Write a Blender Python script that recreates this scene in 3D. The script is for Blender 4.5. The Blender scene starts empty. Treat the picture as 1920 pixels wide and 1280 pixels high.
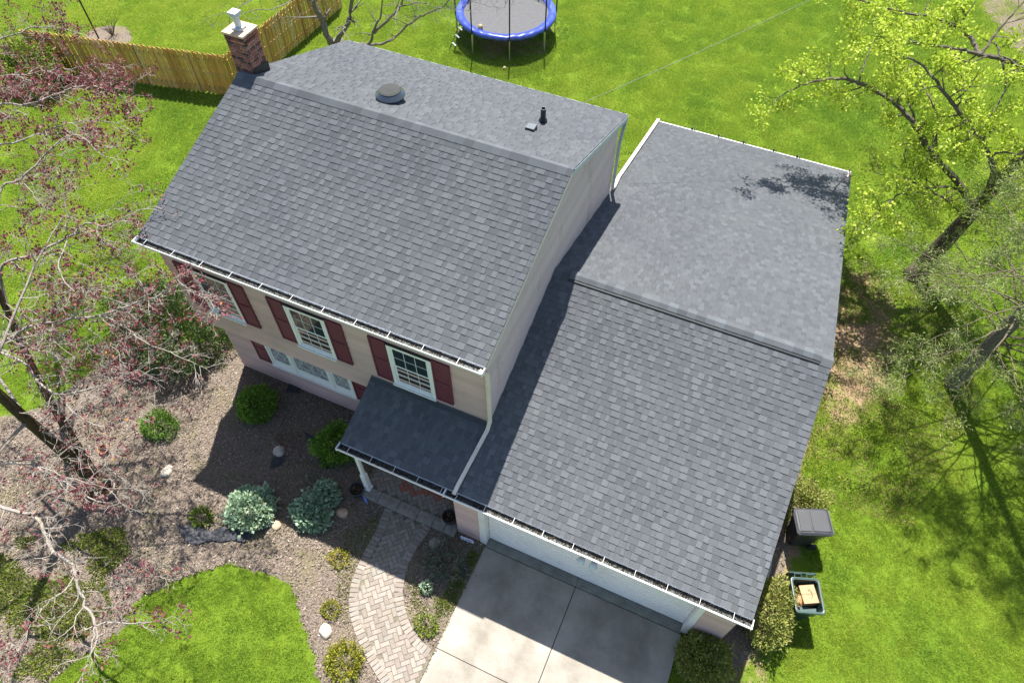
import bpy, math, random
import numpy as np
from mathutils import Vector, Matrix, Euler

sc = bpy.context.scene
col = sc.collection
R = math.radians
rng = np.random.default_rng(7)
random.seed(7)

# ------------------------------------------------------------------ camera
F_PX, CAM = 1287.2, np.array([11.643, -6.366, 16.514])
YAW, PITCH, ROLL = 0.416, -0.940, 0.006
def cam_axes():
    cy, sy, cp, sp = math.cos(YAW), math.sin(YAW), math.cos(PITCH), math.sin(PITCH)
    f = np.array([-sy*cp, cy*cp, sp]); r = np.array([cy, sy, 0.0]); u = np.cross(r, f)
    c, s = math.cos(ROLL), math.sin(ROLL)
    return c*r + s*u, -s*r + c*u, f
AX_R, AX_U, AX_F = cam_axes()
def un(px, py, z=0.0):
    """photo pixel (1920x1280) -> world point at height z"""
    d = AX_R*(px-960)/F_PX - AX_U*(py-640)/F_PX + AX_F
    return CAM + d*((z-CAM[2])/d[2])
cam = bpy.data.cameras.new('camera')
cam.sensor_width = 36.0
cam.lens = 36.0*F_PX/1920
cam.clip_start, cam.clip_end = 0.1, 2000
co = bpy.data.objects.new('camera', cam); col.objects.link(co)
m = Matrix.Identity(4)
for i in range(3):
    m[i][0], m[i][1], m[i][2], m[i][3] = AX_R[i], AX_U[i], -AX_F[i], CAM[i]
co.matrix_world = m
sc.camera = co

# ------------------------------------------------------------------ light
SUN_VEC = Vector((0.19, -0.455, -1.0)).normalized()      # the way the light travels
sun = bpy.data.lights.new('sun', 'SUN'); sun.energy = 5.0; sun.angle = R(0.53); sun.color = (1.0, 0.965, 0.915)
so = bpy.data.objects.new('sun', sun); col.objects.link(so)
so.rotation_euler = SUN_VEC.to_track_quat('-Z', 'Y').to_euler(); so.location = (0, 0, 40)
w = bpy.data.worlds.new('World'); sc.world = w; w.use_nodes = True
nt = w.node_tree
sky = nt.nodes.new('ShaderNodeTexSky'); sky.sky_type = 'NISHITA'; sky.sun_disc = False
sky.sun_elevation = math.asin(-SUN_VEC.z); sky.sun_rotation = math.atan2(-SUN_VEC.x, -SUN_VEC.y)
bg = nt.nodes['Background']; bg.inputs[1].default_value = 0.085
nt.links.new(sky.outputs[0], bg.inputs[0])
sc.view_settings.view_transform = 'Standard'; sc.view_settings.look = 'None'
sc.view_settings.gamma = 1.0; sc.view_settings.use_curve_mapping = False
sc.view_settings.exposure = 1.33
sc.cycles.max_bounces = 6; sc.cycles.transparent_max_bounces = 16

# ------------------------------------------------------------------ materials
class NT:
    def __init__(s, name):
        s.m = bpy.data.materials.new(name); s.m.use_nodes = True; s.t = s.m.node_tree
        s.b = s.t.nodes['Principled BSDF']; s.out = s.t.nodes['Material Output']
    def n(s, kind, **kw):
        k = s.t.nodes.new(kind)
        for a, v in kw.items(): setattr(k, a, v)
        return k
    def l(s, a, b): s.t.links.new(a, b)
    def coord(s, out='Object', scale=None):
        c = s.n('ShaderNodeTexCoord').outputs[out]
        if scale is not None:
            mp = s.n('ShaderNodeMapping'); mp.inputs['Scale'].default_value = scale; s.l(c, mp.inputs[0]); c = mp.outputs[0]
        return c
    def geo(s, scale=None):
        c = s.n('ShaderNodeNewGeometry').outputs['Position']
        if scale is not None:
            mp = s.n('ShaderNodeMapping'); mp.inputs['Scale'].default_value = scale; s.l(c, mp.inputs[0]); c = mp.outputs[0]
        return c
    def noise(s, vec, scale, detail=4, rough=0.6, out='Fac'):
        k = s.n('ShaderNodeTexNoise'); s.l(vec, k.inputs['Vector'])
        k.inputs['Scale'].default_value = scale; k.inputs['Detail'].default_value = detail; k.inputs['Roughness'].default_value = rough
        return k.outputs[out]
    def ramp(s, fac, stops):
        k = s.n('ShaderNodeValToRGB'); s.l(fac, k.inputs[0]); e = k.color_ramp.elements
        while len(e) < len(stops): e.new(0.5)
        for i, (p, c) in enumerate(stops):
            e[i].position = p; e[i].color = (*c, 1) if len(c) == 3 else c
        return k.outputs[0]
    def mix(s, fac, a, b, mode='MIX'):
        k = s.n('ShaderNodeMix', data_type='RGBA', blend_type=mode)
        for v, i in ((fac, k.inputs['Factor']), (a, k.inputs[6]), (b, k.inputs[7])):
            if hasattr(v, 'links'): s.l(v, i)
            elif isinstance(v, (int, float)): i.default_value = v
            else: i.default_value = (*v, 1)
        return k.outputs[2]
    def math(s, op, a, b=0.0):
        k = s.n('ShaderNodeMath', operation=op)
        for v, i in ((a, k.inputs[0]), (b, k.inputs[1])):
            if hasattr(v, 'links'): s.l(v, i)
            else: i.default_value = v
        return k.outputs[0]
    def attr(s, name, kind='GEOMETRY', out='Fac'):
        k = s.n('ShaderNodeAttribute', attribute_name=name, attribute_type=kind); return k.outputs[out]
    def bump(s, h, strength=0.3, dist=0.01):
        k = s.n('ShaderNodeBump'); k.inputs['Strength'].default_value = strength; k.inputs['Distance'].default_value = dist
        s.l(h, k.inputs['Height']); s.l(k.outputs[0], s.b.inputs['Normal'])
    def col(s, c):
        if hasattr(c, 'links'): s.l(c, s.b.inputs['Base Color'])
        else: s.b.inputs['Base Color'].default_value = (*c, 1)
    def set(s, rough=0.6, spec=0.3, metal=0.0, trans=0.0):
        s.b.inputs['Roughness'].default_value = rough; s.b.inputs['Specular IOR Level'].default_value = spec
        s.b.inputs['Metallic'].default_value = metal
        return s.m

def plain(name, c, rough=0.6, spec=0.3, metal=0.0, var=0.12, scale=6.0, dirt=None):
    s = NT(name); p = s.geo()
    f = s.noise(p, scale, 5)
    lo = tuple(v*(1-var) for v in c); hi = tuple(min(1, v*(1+var)) for v in c)
    k = s.ramp(f, [(0.3, lo), (0.7, hi)])
    if dirt:
        f2 = s.noise(p, 1.7, 6, 0.7); k = s.mix(s.ramp(f2, [(0.5, (0, 0, 0)), (0.75, (1, 1, 1))]), k, s.mix(0.5, k, dirt))
    s.col(k); return s.set(rough, spec, metal)

def mat_tone(name, c, rough=0.85, spec=0.15, grain=60.0, amp=0.25, bump=0.0, hue=0.0):
    """base colour x per-piece 'tone' attribute x fine grain"""
    s = NT(name); p = s.geo()
    g = s.noise(p, grain, 3, 0.7)
    big = s.noise(p, 0.55, 4, 0.6)
    t = s.attr('tone')
    k = s.mix(1.0, c, s.ramp(g, [(0.25, (1-amp,)*3), (0.75, (1+amp,)*3)]), 'MULTIPLY')
    tn = s.n('ShaderNodeCombineColor'); [s.l(t, tn.inputs[i]) for i in range(3)]
    k = s.mix(1.0, k, tn.outputs[0], 'MULTIPLY')
    k = s.mix(1.0, k, s.ramp(big, [(0.35, (0.93, 0.93, 0.95)), (0.65, (1.05, 1.05, 1.03))]), 'MULTIPLY')
    if bump: s.bump(g, bump, 0.004)
    s.b.inputs['Diffuse Roughness'].default_value = 1.0
    s.col(k); return s.set(rough, spec)

def mat_leaf(name, stops, trans=0.35, rough=0.5):
    """leaf colour picked along a ramp by the per-leaf 'tone' attribute; light shines through"""
    s = NT(name); t = s.attr('tone'); k = s.ramp(t, stops); s.col(k); s.set(rough, 0.25)
    tr = s.n('ShaderNodeBsdfTranslucent'); s.l(k, tr.inputs[0])
    mx = s.n('ShaderNodeMixShader'); mx.inputs[0].default_value = trans
    s.l(s.b.outputs[0], mx.inputs[1]); s.l(tr.outputs[0], mx.inputs[2]); s.l(mx.outputs[0], s.out.inputs[0])
    return s.m

M = {}
M['shingle'] = mat_tone('shingle', (0.127, 0.134, 0.141), 0.9, 0.12, 90.0, 0.28, 0.25)
M['cap'] = mat_tone('cap_shingle', (0.124, 0.133, 0.142), 0.9, 0.12, 90.0, 0.2, 0.2)
M['deck'] = plain('roof_deck', (0.05, 0.05, 0.055), 0.9)
def siding():
    s = NT('siding'); p = s.geo()
    a = s.noise(s.geo((3, 3, 60)), 1.0, 4, 0.6); b = s.noise(p, 0.8, 5, 0.65)
    k = s.ramp(a, [(0.3, (0.54, 0.375, 0.345)), (0.7, (0.60, 0.425, 0.395))])
    k = s.mix(s.ramp(b, [(0.52, (0, 0, 0)), (0.8, (1, 1, 1))]), k, (0.45, 0.33, 0.30))
    oi = s.n('ShaderNodeObjectInfo').outputs['Random']; k = s.mix(1.0, k, s.ramp(oi, [(0, (0.88,)*3), (1, (1.06,)*3)]), 'MULTIPLY')
    s.col(k); return s.set(0.6, 0.25)
M['siding'] = siding()
def siding_w():
    s = NT('siding_weathered'); p = s.geo()
    b = s.noise(s.geo((1, 1.0, 0.35)), 1.6, 6, 0.7); a = s.noise(s.geo((1, 6, 1)), 3.0, 4)
    k = s.ramp(a, [(0.3, (0.53, 0.42, 0.40)), (0.7, (0.59, 0.475, 0.455))])
    k = s.mix(s.ramp(b, [(0.56, (0, 0, 0)), (0.80, (1, 1, 1))]), k, (0.29, 0.24, 0.20))
    oi = s.n('ShaderNodeObjectInfo').outputs['Random']; k = s.mix(1.0, k, s.ramp(oi, [(0, (0.90,)*3), (1, (1.05,)*3)]), 'MULTIPLY')
    s.col(k); return s.set(0.6, 0.25)
M['siding_w'] = siding_w()
M['wall'] = plain('wall_core', (0.48, 0.40, 0.35), 0.7)
M['trim'] = plain('white_trim', (0.74, 0.73, 0.71), 0.45, 0.35, var=0.05, dirt=(0.45, 0.42, 0.36))
M['white'] = plain('white_paint', (0.80, 0.80, 0.79), 0.35, 0.4, var=0.03)
M['cream'] = plain('cream_metal', (0.66, 0.58, 0.49), 0.45, 0.35, var=0.06, dirt=(0.45, 0.35, 0.28))
M['greytrim'] = plain('grey_green_trim', (0.42, 0.47, 0.47), 0.5, 0.35, var=0.06)
M['shutter'] = plain('burgundy_shutter', (0.140, 0.036, 0.056), 0.5, 0.3, var=0.10)
M['door'] = plain('garage_door', (0.88, 0.85, 0.81), 0.45, 0.3, var=0.03, dirt=(0.6, 0.58, 0.55))
def glass():
    s = NT('window_glass'); s.col((0.018, 0.03, 0.033)); s.set(0.04, 0.9); return s.m
M['glass'] = glass()
def curtain():
    s = NT('window_curtain_glass'); p = s.geo((1, 1, 0.3))
    k = s.ramp(s.noise(p, 14.0, 3), [(0.35, (0.16, 0.19, 0.24)), (0.65, (0.42, 0.46, 0.52))])
    s.col(k); s.set(0.06, 0.8); return s.m
M['curtain'] = curtain()
M['black'] = plain('black_metal', (0.022, 0.024, 0.026), 0.5, 0.35)
M['debris'] = mat_leaf('gutter_debris', [(0, (0.012, 0.009, 0.006)), (0.7, (0.035, 0.026, 0.016)), (1, (0.11, 0.075, 0.04))], 0.0, 0.9)
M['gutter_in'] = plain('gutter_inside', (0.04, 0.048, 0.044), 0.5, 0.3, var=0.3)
def brick_mat():
    s = NT('chimney_brick'); t = s.attr('tone'); g = s.noise(s.geo(), 25, 4)
    k = s.ramp(t, [(0.0, (0.06, 0.042, 0.04)), (0.35, (0.14, 0.066, 0.056)), (0.6, (0.30, 0.115, 0.085)), (1.0, (0.42, 0.19, 0.14))])
    k = s.mix(1.0, k, s.ramp(g, [(0.3, (0.75,)*3), (0.7, (1.2,)*3)]), 'MULTIPLY'); s.col(k); return s.set(0.85, 0.15)
M['brick'] = brick_mat()
M['mortar'] = plain('mortar', (0.55, 0.48, 0.42), 0.9, 0.1)
M['cap_stone'] = plain('chimney_cap', (0.50, 0.36, 0.25), 0.85, 0.15, var=0.25, scale=9)
M['metal'] = plain('galvanised_metal', (0.16, 0.175, 0.18), 0.28, 0.5, metal=0.95, var=0.06)
M['vent_top'] = plain('painted_vent_top', (0.05, 0.052, 0.05), 0.8, 0.1, var=0.1)
M['flue'] = plain('painted_flue', (0.50, 0.52, 0.54), 0.4, 0.4, var=0.06)

def concrete():
    s = NT('driveway_concrete'); p = s.geo()
    a = s.noise(p, 1.3, 7, 0.65); b = s.noise(p, 45.0, 3, 0.7); st = s.noise(p, 0.7, 5, 0.6)
    k = s.ramp(a, [(0.28, (0.235, 0.21, 0.172)), (0.5, (0.305, 0.275, 0.23)), (0.75, (0.36, 0.33, 0.28))])
    k = s.mix(1.0, k, s.ramp(b, [(0.3, (0.84,)*3), (0.7, (1.1,)*3)]), 'MULTIPLY')
    k = s.mix(s.ramp(st, [(0.48, (0, 0, 0)), (0.72, (0.75,)*3)]), k, (0.16, 0.147, 0.12))
    # old tyre and drip stains in front of the door; also painted-in shade
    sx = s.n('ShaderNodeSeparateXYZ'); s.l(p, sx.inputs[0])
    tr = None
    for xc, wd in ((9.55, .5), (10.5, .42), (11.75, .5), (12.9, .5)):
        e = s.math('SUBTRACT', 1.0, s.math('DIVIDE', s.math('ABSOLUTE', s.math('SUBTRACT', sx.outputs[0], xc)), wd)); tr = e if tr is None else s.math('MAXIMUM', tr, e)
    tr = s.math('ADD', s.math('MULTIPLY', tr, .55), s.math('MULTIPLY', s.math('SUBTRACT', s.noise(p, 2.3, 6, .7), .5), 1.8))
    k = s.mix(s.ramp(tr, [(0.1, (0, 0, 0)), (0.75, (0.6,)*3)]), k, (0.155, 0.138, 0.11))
    v = s.n('ShaderNodeTexVoronoi', feature='DISTANCE_TO_EDGE'); s.l(s.geo(), v.inputs['Vector']); v.inputs['Scale'].default_value = 0.55
    s.bump(b, 0.35, 0.006); s.col(k); return s.set(0.9, 0.15)
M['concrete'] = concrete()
M['apron'] = plain('apron_concrete', (0.20, 0.195, 0.165), 0.9, 0.15, var=0.25, scale=4)
M['joint'] = plain('joint_dirt', (0.05, 0.045, 0.035), 0.95, 0.05, var=0.3)
def paver():
    s = NT('brick_paver'); t = s.attr('tone'); oi = s.n('ShaderNodeObjectInfo').outputs['Random']
    k = s.ramp(oi, [(0.0, (0.20, 0.172, 0.145)), (0.4, (0.25, 0.21, 0.175)), (0.7, (0.285, 0.245, 0.205)), (1.0, (0.235, 0.218, 0.19))])
    g = s.noise(s.geo(), 38, 4); k = s.mix(1.0, k, s.ramp(g, [(0.3, (0.8,)*3), (0.7, (1.15,)*3)]), 'MULTIPLY')
    b = s.noise(s.geo(), 1.5, 4); k = s.mix(s.ramp(b, [(0.5, (0, 0, 0)), (0.8, (0.6,)*3)]), k, (0.16, 0.15, 0.10))
    s.bump(g, 0.3, 0.004); s.col(k); return s.set(0.9, 0.12)
M['paver'] = paver()
M['paver_red'] = plain('red_paver', (0.30, 0.12, 0.085), 0.9, 0.12, var=0.25, scale=20)
M['stonegrey'] = plain('porch_stone', (0.24, 0.225, 0.19), 0.9, 0.12, var=0.3, scale=7)
M['sand'] = plain('joint_sand', (0.15, 0.13, 0.095), 0.95, 0.05, var=0.35, scale=14)
M['rock'] = plain('field_stone', (0.46, 0.40, 0.33), 0.85, 0.15, var=0.35, scale=11)
M['rock2'] = plain('tan_stone', (0.40, 0.29, 0.20), 0.85, 0.15, var=0.3, scale=9)

def lawn_mat():
    s = NT('lawn_ground'); p = s.geo()
    a = s.noise(p, 0.35, 5, 0.6); b = s.noise(p, 9.0, 5, 0.7); c = s.noise(p, 60.0, 3, 0.7)
    k = s.ramp(a, [(0.3, (0.09, 0.15, 0.014)), (0.5, (0.105, 0.165, 0.014)), (0.7, (0.12, 0.175, 0.016))])
    k = s.mix(s.ramp(b, [(0.56, (0, 0, 0)), (0.8, (1, 1, 1))]), k, (0.15, 0.16, 0.04))
    k = s.mix(1.0, k, s.ramp(c, [(0.3, (0.65,)*3), (0.7, (1.3,)*3)]), 'MULTIPLY')
    # thin, bare ground beside the garage, under the evergreen and under the trampoline
    sx = s.n('ShaderNodeSeparateXYZ'); s.l(p, sx.inputs[0])
    def blob(cx, cy, rx, ry):
        dx = s.math('DIVIDE', s.math('SUBTRACT', sx.outputs[0], cx), rx); dy = s.math('DIVIDE', s.math('SUBTRACT', sx.outputs[1], cy), ry)
        return s.math('SUBTRACT', 1.0, s.math('SQRT', s.math('ADD', s.math('MULTIPLY', dx, dx), s.math('MULTIPLY', dy, dy))))
    msk = s.math('MAXIMUM', s.math('MAXIMUM', blob(16.2, 8.6, 1.7, 4.2), blob(-0.3, 19.9, 2.5, 2.5)), blob(15.0, 1.5, 1.0, 5.5))
    nn = s.math('MULTIPLY', s.math('SUBTRACT', s.noise(p, 1.6, 5, 0.7), 0.5), 2.6)
    mk = s.ramp(s.math('ADD', s.math('MULTIPLY', msk, 1.3), nn), [(0.25, (0, 0, 0)), (0.75, (1, 1, 1))])
    soil = s.ramp(s.noise(p, 14.0, 5, 0.75), [(0.3, (0.13, 0.085, 0.05)), (0.5, (0.25, 0.17, 0.10)), (0.72, (0.42, 0.32, 0.22))])
    k = s.mix(mk, k, soil)
    s.bump(c, 0.6, 0.03); s.col(k); return s.set(0.95, 0.05)
M['lawn'] = lawn_mat()
def grass_mat():
    s = NT('grass_blade'); t = s.attr('tone', 'INSTANCER'); v = s.attr('tone')
    f = s.math('ADD', s.math('MULTIPLY', t, 0.72), s.math('MULTIPLY', v, 0.28))
    k = s.ramp(f, [(0.0, (0.34, 0.28, 0.12)), (0.14, (0.24, 0.27, 0.06)), (0.2, (0.12, 0.24, 0.035)), (0.45, (0.255, 0.385, 0.045)), (0.72, (0.40, 0.49, 0.06)), (1.0, (0.54, 0.56, 0.14))])
    s.col(k); s.set(0.55, 0.2)
    tr = s.n('ShaderNodeBsdfTranslucent'); s.l(k, tr.inputs[0])
    mx = s.n('ShaderNodeMixShader'); mx.inputs[0].default_value = 0.4
    s.l(s.b.outputs[0], mx.inputs[1]); s.l(tr.outputs[0], mx.inputs[2]); s.l(mx.outputs[0], s.out.inputs[0])
    return s.m
M['grass'] = grass_mat()
def mulch_mat():
    s = NT('mulch'); p = s.geo()
    a = s.noise(p, 22.0, 5, 0.75); b = s.noise(p, 1.1, 5, 0.6)
    k = s.ramp(a, [(0.28, (0.06, 0.047, 0.037)), (0.5, (0.16, 0.128, 0.10)), (0.72, (0.30, 0.245, 0.195))])
    k = s.mix(s.ramp(b, [(0.5, (0, 0, 0)), (0.75, (0.7,)*3)]), k, (0.15, 0.14, 0.06))
    s.bump(a, 0.9, 0.03); s.col(k); return s.set(0.95, 0.06)
M['mulch'] = mulch_mat()
M['chip'] = mat_leaf('mulch_chip', [(0, (0.05, 0.038, 0.03)), (0.4, (0.165, 0.128, 0.10)), (0.75, (0.32, 0.255, 0.205)), (1, (0.54, 0.46, 0.37))], 0.0, 0.9)
M['fabric'] = plain('landscape_fabric', (0.035, 0.036, 0.042), 0.55, 0.3, var=0.4, scale=12)

def bark(name, lo, hi, moss=None):
    s = NT(name); p = s.geo((1, 1, 0.35))
    a = s.noise(p, 22.0, 6, 0.75); k = s.ramp(a, [(0.3, lo), (0.7, hi)])
    if moss: k = s.mix(s.ramp(s.noise(s.geo(), 5.0, 5, 0.7), [(0.5, (0, 0, 0)), (0.75, (1, 1, 1))]), k, moss)
    s.bump(a, 0.8, 0.02); s.col(k); return s.set(0.9, 0.1)
M['bark_dark'] = bark('bark_dark', (0.045, 0.035, 0.025), (0.14, 0.11, 0.085))
M['bark_pale'] = bark('bark_pale', (0.17, 0.145, 0.12), (0.40, 0.36, 0.32), (0.26, 0.21, 0.12))
M['bark_needle'] = bark('bark_needle', (0.08, 0.065, 0.045), (0.19, 0.16, 0.11))
M['bark_lime'] = bark('bark_lime', (0.06, 0.05, 0.038), (0.19, 0.165, 0.13))
M['bark_grey'] = bark('bark_grey', (0.085, 0.075, 0.065), (0.24, 0.215, 0.19))
M['bark_trunk'] = bark('bark_brown', (0.03, 0.022, 0.013), (0.10, 0.075, 0.042), (0.10, 0.082, 0.022))
M['leaf_red'] = mat_leaf('leaf_red', [(0, (0.075, 0.018, 0.026)), (0.55, (0.19, 0.048, 0.062)), (0.86, (0.27, 0.09, 0.085)), (0.93, (0.42, 0.14, 0.03)), (1, (0.5, 0.22, 0.04))], 0.3)
M['leaf_lime'] = mat_leaf('leaf_lime', [(0, (0.25, 0.36, 0.02)), (0.5, (0.42, 0.53, 0.045)), (1, (0.60, 0.64, 0.13))], 0.45)
M['leaf_pine'] = mat_leaf('needle', [(0, (0.12, 0.165, 0.045)), (0.5, (0.21, 0.265, 0.08)), (0.85, (0.31, 0.35, 0.12)), (1, (0.40, 0.32, 0.19))], 0.35)
M['leaf_box'] = mat_leaf('boxwood_leaf', [(0, (0.08, 0.17, 0.022)), (0.5, (0.19, 0.35, 0.045)), (1, (0.36, 0.50, 0.09))], 0.42)
M['leaf_yew'] = mat_leaf('yew_leaf', [(0, (0.04, 0.07, 0.022)), (0.5, (0.095, 0.15, 0.045)), (1, (0.22, 0.28, 0.08))], 0.25)
M['leaf_olive'] = mat_leaf('olive_leaf', [(0, (0.11, 0.14, 0.03)), (0.5, (0.23, 0.255, 0.055)), (0.9, (0.36, 0.35, 0.09)), (1, (0.48, 0.34, 0.20))], 0.3)
M['leaf_blue'] = mat_leaf('blue_green_leaf', [(0, (0.20, 0.32, 0.21)), (0.45, (0.34, 0.47, 0.32)), (0.8, (0.50, 0.60, 0.38)), (0.93, (0.66, 0.70, 0.42)), (1, (0.36, 0.40, 0.70))], 0.3)
M['leaf_gold'] = mat_leaf('gold_leaf', [(0, (0.08, 0.11, 0.015)), (0.5, (0.22, 0.24, 0.02)), (0.85, (0.38, 0.34, 0.03)), (1, (0.38, 0.17, 0.08))], 0.3)
M['leaf_lavender'] = mat_leaf('grey_green_leaf', [(0, (0.07, 0.10, 0.055)), (0.5, (0.16, 0.19, 0.13)), (1, (0.28, 0.25, 0.19))], 0.2)
M['leaf_weed'] = mat_leaf('weed_leaf', [(0, (0.07, 0.13, 0.015)), (0.5, (0.16, 0.22, 0.03)), (0.85, (0.30, 0.31, 0.06)), (1, (0.45, 0.40, 0.05))], 0.3)
M['leaf_dead'] = mat_leaf('dead_leaf', [(0, (0.12, 0.06, 0.035)), (0.6, (0.27, 0.16, 0.10)), (1, (0.40, 0.28, 0.19))], 0.2, 0.8)
def fence_wood():
    s = NT('fence_wood'); oi = s.n('ShaderNodeObjectInfo').outputs['Random']
    k = s.ramp(oi, [(0, (0.36, 0.20, 0.06)), (0.45, (0.48, 0.29, 0.09)), (0.8, (0.56, 0.36, 0.13)), (1, (0.50, 0.38, 0.20))])
    g = s.noise(s.geo((6, 6, 0.8)), 6.0, 4, 0.6); k = s.mix(1.0, k, s.ramp(g, [(0.3, (0.75,)*3), (0.7, (1.15,)*3)]), 'MULTIPLY')
    s.col(k); return s.set(0.8, 0.15)
M['fence'] = fence_wood()
M['bin_black'] = plain('black_bin_plastic', (0.032, 0.034, 0.038), 0.38, 0.45, var=0.2)
M['bin_lid'] = plain('grey_lid_plastic', (0.036, 0.038, 0.043), 0.5, 0.35, var=0.15)
M['bin_green'] = plain('green_bin_plastic', (0.022, 0.05, 0.042), 0.42, 0.4, var=0.2)
M['bin_rim'] = plain('green_rim_plastic', (0.038, 0.072, 0.066), 0.4, 0.4, var=0.1)
M['card'] = plain('cardboard', (0.38, 0.25, 0.145), 0.8, 0.15, var=0.06)
M['bag'] = plain('paper_bag', (0.36, 0.20, 0.10), 0.8, 0.15, var=0.15)
M['ink'] = plain('print_ink', (0.06, 0.05, 0.045), 0.7, 0.1)
M['pale_print'] = plain('pale_print', (0.55, 0.60, 0.58), 0.6, 0.2)
M['tramp_blue'] = plain('blue_vinyl', (0.05, 0.085, 0.46), 0.32, 0.5, var=0.3, scale=5)
M['tramp_mat'] = plain('trampoline_mat', (0.135, 0.135, 0.14), 0.6, 0.25, var=0.12)
M['steel'] = plain('steel_tube', (0.50, 0.52, 0.52), 0.3, 0.5, metal=0.8, var=0.08)
def net():
    s = NT('safety_net'); s.col((0.03, 0.03, 0.033)); s.set(0.7, 0.2)
    tr = s.n('ShaderNodeBsdfTransparent'); mx = s.n('ShaderNodeMixShader'); mx.inputs[0].default_value = 0.34
    s.l(tr.outputs[0], mx.inputs[1]); s.l(s.b.outputs[0], mx.inputs[2]); s.l(mx.outputs[0], s.out.inputs[0]); return s.m
M['net'] = net()
M['ball'] = plain('tan_ball', (0.55, 0.42, 0.24), 0.6, 0.3, var=0.25, scale=14)
M['terracotta'] = plain('terracotta', (0.42, 0.20, 0.11), 0.8, 0.2)
M['pot_dark'] = plain('dark_pot', (0.035, 0.04, 0.045), 0.45, 0.4)
M['pot_stone'] = plain('stone_planter', (0.30, 0.28, 0.22), 0.85, 0.15, var=0.3)
M['soil'] = plain('potting_soil', (0.03, 0.022, 0.016), 0.95, 0.05, var=0.5, scale=30)
M['sign_white'] = plain('sign_white', (0.75, 0.78, 0.85), 0.4, 0.4, var=0.03)
M['sign_blue'] = plain('sign_blue', (0.05, 0.10, 0.42), 0.4, 0.4)
M['blue_toy'] = plain('blue_plastic', (0.20, 0.28, 0.62), 0.35, 0.4)
M['grey_box'] = plain('grey_plastic', (0.27, 0.28, 0.27), 0.5, 0.3)
M['tan_wall'] = plain('tan_siding', (0.46, 0.40, 0.28), 0.7, 0.2, var=0.08)
M['wire'] = plain('cable', (0.10, 0.11, 0.10), 0.5, 0.3)
M['lamp_glass'] = plain('lamp_glass', (0.62, 0.66, 0.66), 0.12, 0.6, var=0.1)

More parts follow.
